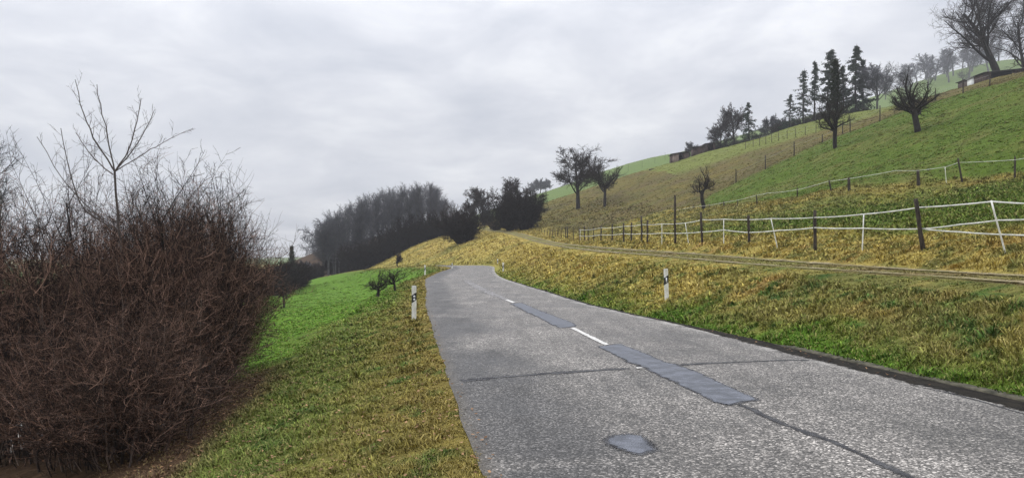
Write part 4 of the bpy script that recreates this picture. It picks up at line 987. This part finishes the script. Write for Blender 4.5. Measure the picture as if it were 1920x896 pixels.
fence_on(F1, f1, [(1733,373,474,'w',-.17),(1528,394,471,'w',0),(1405,404,461,'w',-.03),(1317,398,459,'w',-.04),(1266,366,459,'w',0),(1214,413,456,'w',0),(1204,405,455,'w',-.03),(1184,417,454,'w',0),(1170,418,454,'w',-.02),
  (1148,420,453,'w',0),(1127,423,452,'w',0),(1113,425,452,'t',0),(1103,426,452,'t',0),(1096,424,452,'w',0),(1086,427,452,'t',0),(1075,428,452,'t',0),(1064,425,452,'w',0),(1061,424,452,'w',0),(1052,428,452,'t',0),(1046,428,452,'t',0),(1041,429,452,'t',0),(1036,429,452,'t',0),(1031,430,452,'t',0),(1026,430,452,'t',0),(1021,431,452,'t',0),(1016,431,452,'t',0),(1011,432,452,'t',0),
  (1890,376,471,'p',-.33),(1616,401,471,'p',.05),(1461,410,463,'p',-.28),(1357,410,440,'p',0),(1293,418,452,'p',-.2),(1241,419,452,'p',0),(1088,430,450,'p',0)],
  [([(1960,383),(1860,378),(1725,389),(1617,402),(1528,408),(1445,410),(1403,412),(1357,411),(1317,412),(1287,418),(1241,420),(1204,421),(1170,424),(1127,427),(1086,431)], .034),
   ([(1617,428),(1528,427),(1461,432),(1403,436),(1357,431),(1317,435),(1241,437),(1204,438),(1170,438),(1127,440),(1086,442)], .038),
   ([(1735,429),(1617,428)], .034), ([(1735,429),(1800,421),(1873,413),(1960,410)], .034), ([(1735,430),(1800,435),(1884,440),(1960,441)], .034)])
f2 = root('paddock_fence', (23, 50, 5.6), 'single thin white tape on short leaning posts, the fence farther up the slope', 'fence')
fence_on(M1, f2, [(1903,294,332,'w',0),(1805,297,341,'w',-.2),(1775,313,346,'p',-.1),(1722,319,350,'W',0),(1592,333,362,'W',0),(1560,338,366,'w',-.25),(1495,352,373,'w',0),(1420,366,390,'w',-.1),(1383,374,394,'t',0),(1357,377,397,'w',0),(1330,382,400,'t',0),(1300,386,402,'t',0),(1262,392,410,'t',0)],
  [([(1960,290),(1903,300),(1797,305),(1774,313),(1722,320),(1680,320),(1592,335),(1553,340),(1495,356),(1440,362),(1420,366),(1357,380),(1300,388),(1262,394)], .028)])
# fence along the edge of the green pasture, and the wire fence on the ridge
def fence_px(name, loc_px, label, posts, wires, r=.07):
    a = hit(*loc_px); ro = root(name, a, label, 'fence'); o = np.array(a); pl = []
    for i, (px, top, base) in enumerate(posts):
        x, y, z = hit(px, base); h = (base - top) / FPX * y; pl.append((x, y, z, h)); post(ro, x - o[0], y - o[1], z - o[2], h, r, (0, 0), seed=i, sides=6)
    for f in wires:
        P = [(x - o[0], y - o[1] - .08, z - o[2] + h * f) for x, y, z, h in pl]; tape(ro, P, .022, 'wire', .008, 'metal')
fence_px('pasture_fence', (1489, 292), 'widely spaced dark posts between the brown slope and green pasture', [(1380,318,343),(1435,291,318),(1489,266,292),(1542,252,268),(1580,228,251),(1594,223,247),(1650,199,228),(1754,166,189),(1806,150,176),(1856,135,162)], [.75])
fence_px('ridge_fence', (1480, 255), 'close row of thin posts just below the ridge trees', [(px, py - 17, py) for px, py in [(1398,279),(1412,276),(1424,273),(1436,271),(1447,268),(1460,265),(1476,261),(1492,258),(1510,254),(1530,250)]], [.9, .5], .045)
fence_px('far_fence', (1215, 318), 'few thin posts on the misty rise left of the sheds', [(1178,307,322),(1204,302,315),(1228,294,308),(1247,286,300)], [.85], .06)

# ------------------------------------------------------------------ sheds
def shed(px0, px1, pyb, d, h, roofdrop, label, style):
    x0, x1 = (px0 - CX) / FPX * d, (px1 - CX) / FPX * d; zb = EYE + (HY - pyb) / FPX * d; W_ = x1 - x0; D_ = W_ * .8
    zg = min(h1(x0, d), h1(x1, d)); zb = max(zb, zg)
    r = root('field_shed', (x0, d, zg), label, 'shed'); b = Bag(); e = zg - zb
    zt0, zt1 = h, h + roofdrop
    def panel(a0, a1, mat, nm='wall', t=.06, yy=0):
        q = Bag(); k0, k1 = a0 * W_, a1 * W_; z0, z1 = zt0 + (zt1 - zt0) * a0 - .02, zt0 + (zt1 - zt0) * a1 - .02
        V = np.array([(k0, yy, -.3), (k1, yy, -.3), (k1, yy, z1), (k0, yy, z0), (k0, yy+t, -.3), (k1, yy+t, -.3), (k1, yy+t, z1), (k0, yy+t, z0)], float)
        q.add(V, np.array([[0,1,2,3],[5,4,7,6],[4,0,3,7],[1,5,6,2],[3,2,6,7],[4,5,1,0]])); link(nm, q.mesh(nm, M[mat]), r)
    for (a0, a1, mat) in style: panel(a0, a1, mat)
    panel(0.02, .98, 'plank', yy=D_)
    for a in (0, 1):
        q = Bag(); z1 = zt0 if a == 0 else zt1; q.box(a*W_ - .04, a*W_ + .04, .08, D_, -.3, z1 - .05); link('wall', q.mesh('wall', M['plank']), r)
    q = Bag(); o_ = .3
    V = np.array([(-o_, -.4, zt0 - .03), (W_+o_, -.4, zt1 + .03), (W_+o_, D_+.3, zt1 + .03), (-o_, D_+.3, zt0 - .03)]); V = np.vstack([V, V + [0, 0, .14]])
    q.add(V, np.array([[3,2,1,0],[4,5,6,7],[0,1,5,4],[1,2,6,5],[2,3,7,6],[3,0,4,7]])); link('roof', q.mesh('roof', M['roof']), r)
    return r
shed(1261, 1292, 292, 169, 1.9, .7, 'small plank shed with a pale wall panel, leftmost on the brown ridge', [(0, .38, 'plank_pale'), (.62, 1, 'plank')])
shed(1300, 1322, 289, 172, 2.0, .5, 'dark low shed in the middle of the ridge sheds', [(0, 1, 'plank')])
shed(1323, 1341, 284, 174, 2.2, .4, 'taller open-fronted shed at the right of the ridge sheds', [(0, .25, 'plank'), (.8, 1, 'plank')])
# rail frame left of the first shed
a = hit(1250, 294); r = root('rail_gate', (a[0], 168, h1(a[0], 168)), 'wooden frame gate left of the plank shed', 'gate')
post(r, 0, 0, 0, 1.5, .09); post(r, 1.3, 0, .1, 1.5, .07); q = Bag(); q.box(0, 1.3, -.05, .05, 1.35, 1.48); link('rail', q.mesh('rail', M['oldwood']), r)
shed(1846, 1950, 152, 133, 1.9, 1.0, 'long low dark shelter under the huge leaning tree', [(0, .12, 'plank'), (.5, .7, 'plank')])
x = (1835 - CX) / FPX * 136; zg = h1(x, 136)
r = root('white_hut', (x, 136, zg), 'small white-walled hut left of the long dark shelter', 'hut')
q = Bag(); q.box(-1.0, 1.2, 0, 1.8, -.3, 1.5); link('wall', q.mesh('wall', M['whitewall']), r)
q = Bag(); q.box(-1.2, 1.4, -.2, 2.0, 1.5, 1.64); link('roof', q.mesh('roof', M['metal']), r)
# fallen log on the slope
a = hit(1217, 320, 60, 175); b = Bag(); b.tube([(0, 0, .12), (.8, .1, .25), (1.7, .15, .3)], [.16, .2, .14], 8)
tag(link('fallen_log', b.mesh('fallen_log', M['oldwood'], True), None, a), 'dark log lying near the top of the brown slope', 'log')

# ------------------------------------------------------------------ haze
hz = Bag(); hz.box(-1850, 1750, -60, 1650, -25, 175)
mh = bpy.data.materials.new('haze'); mh.use_nodes = True; t = mh.node_tree; t.nodes.clear()
pv = N(t, 'ShaderNodeVolumePrincipled'); pv.inputs['Color'].default_value = (.93, .95, 1, 1); pv.inputs['Density'].default_value = .00042; pv.inputs['Anisotropy'].default_value = .2
oo = N(t, 'ShaderNodeOutputMaterial'); t.links.new(pv.outputs[0], oo.inputs['Volume'])
tag(link('haze', hz.mesh('haze', mh)), 'thin winter haze in the air', kind='stuff')
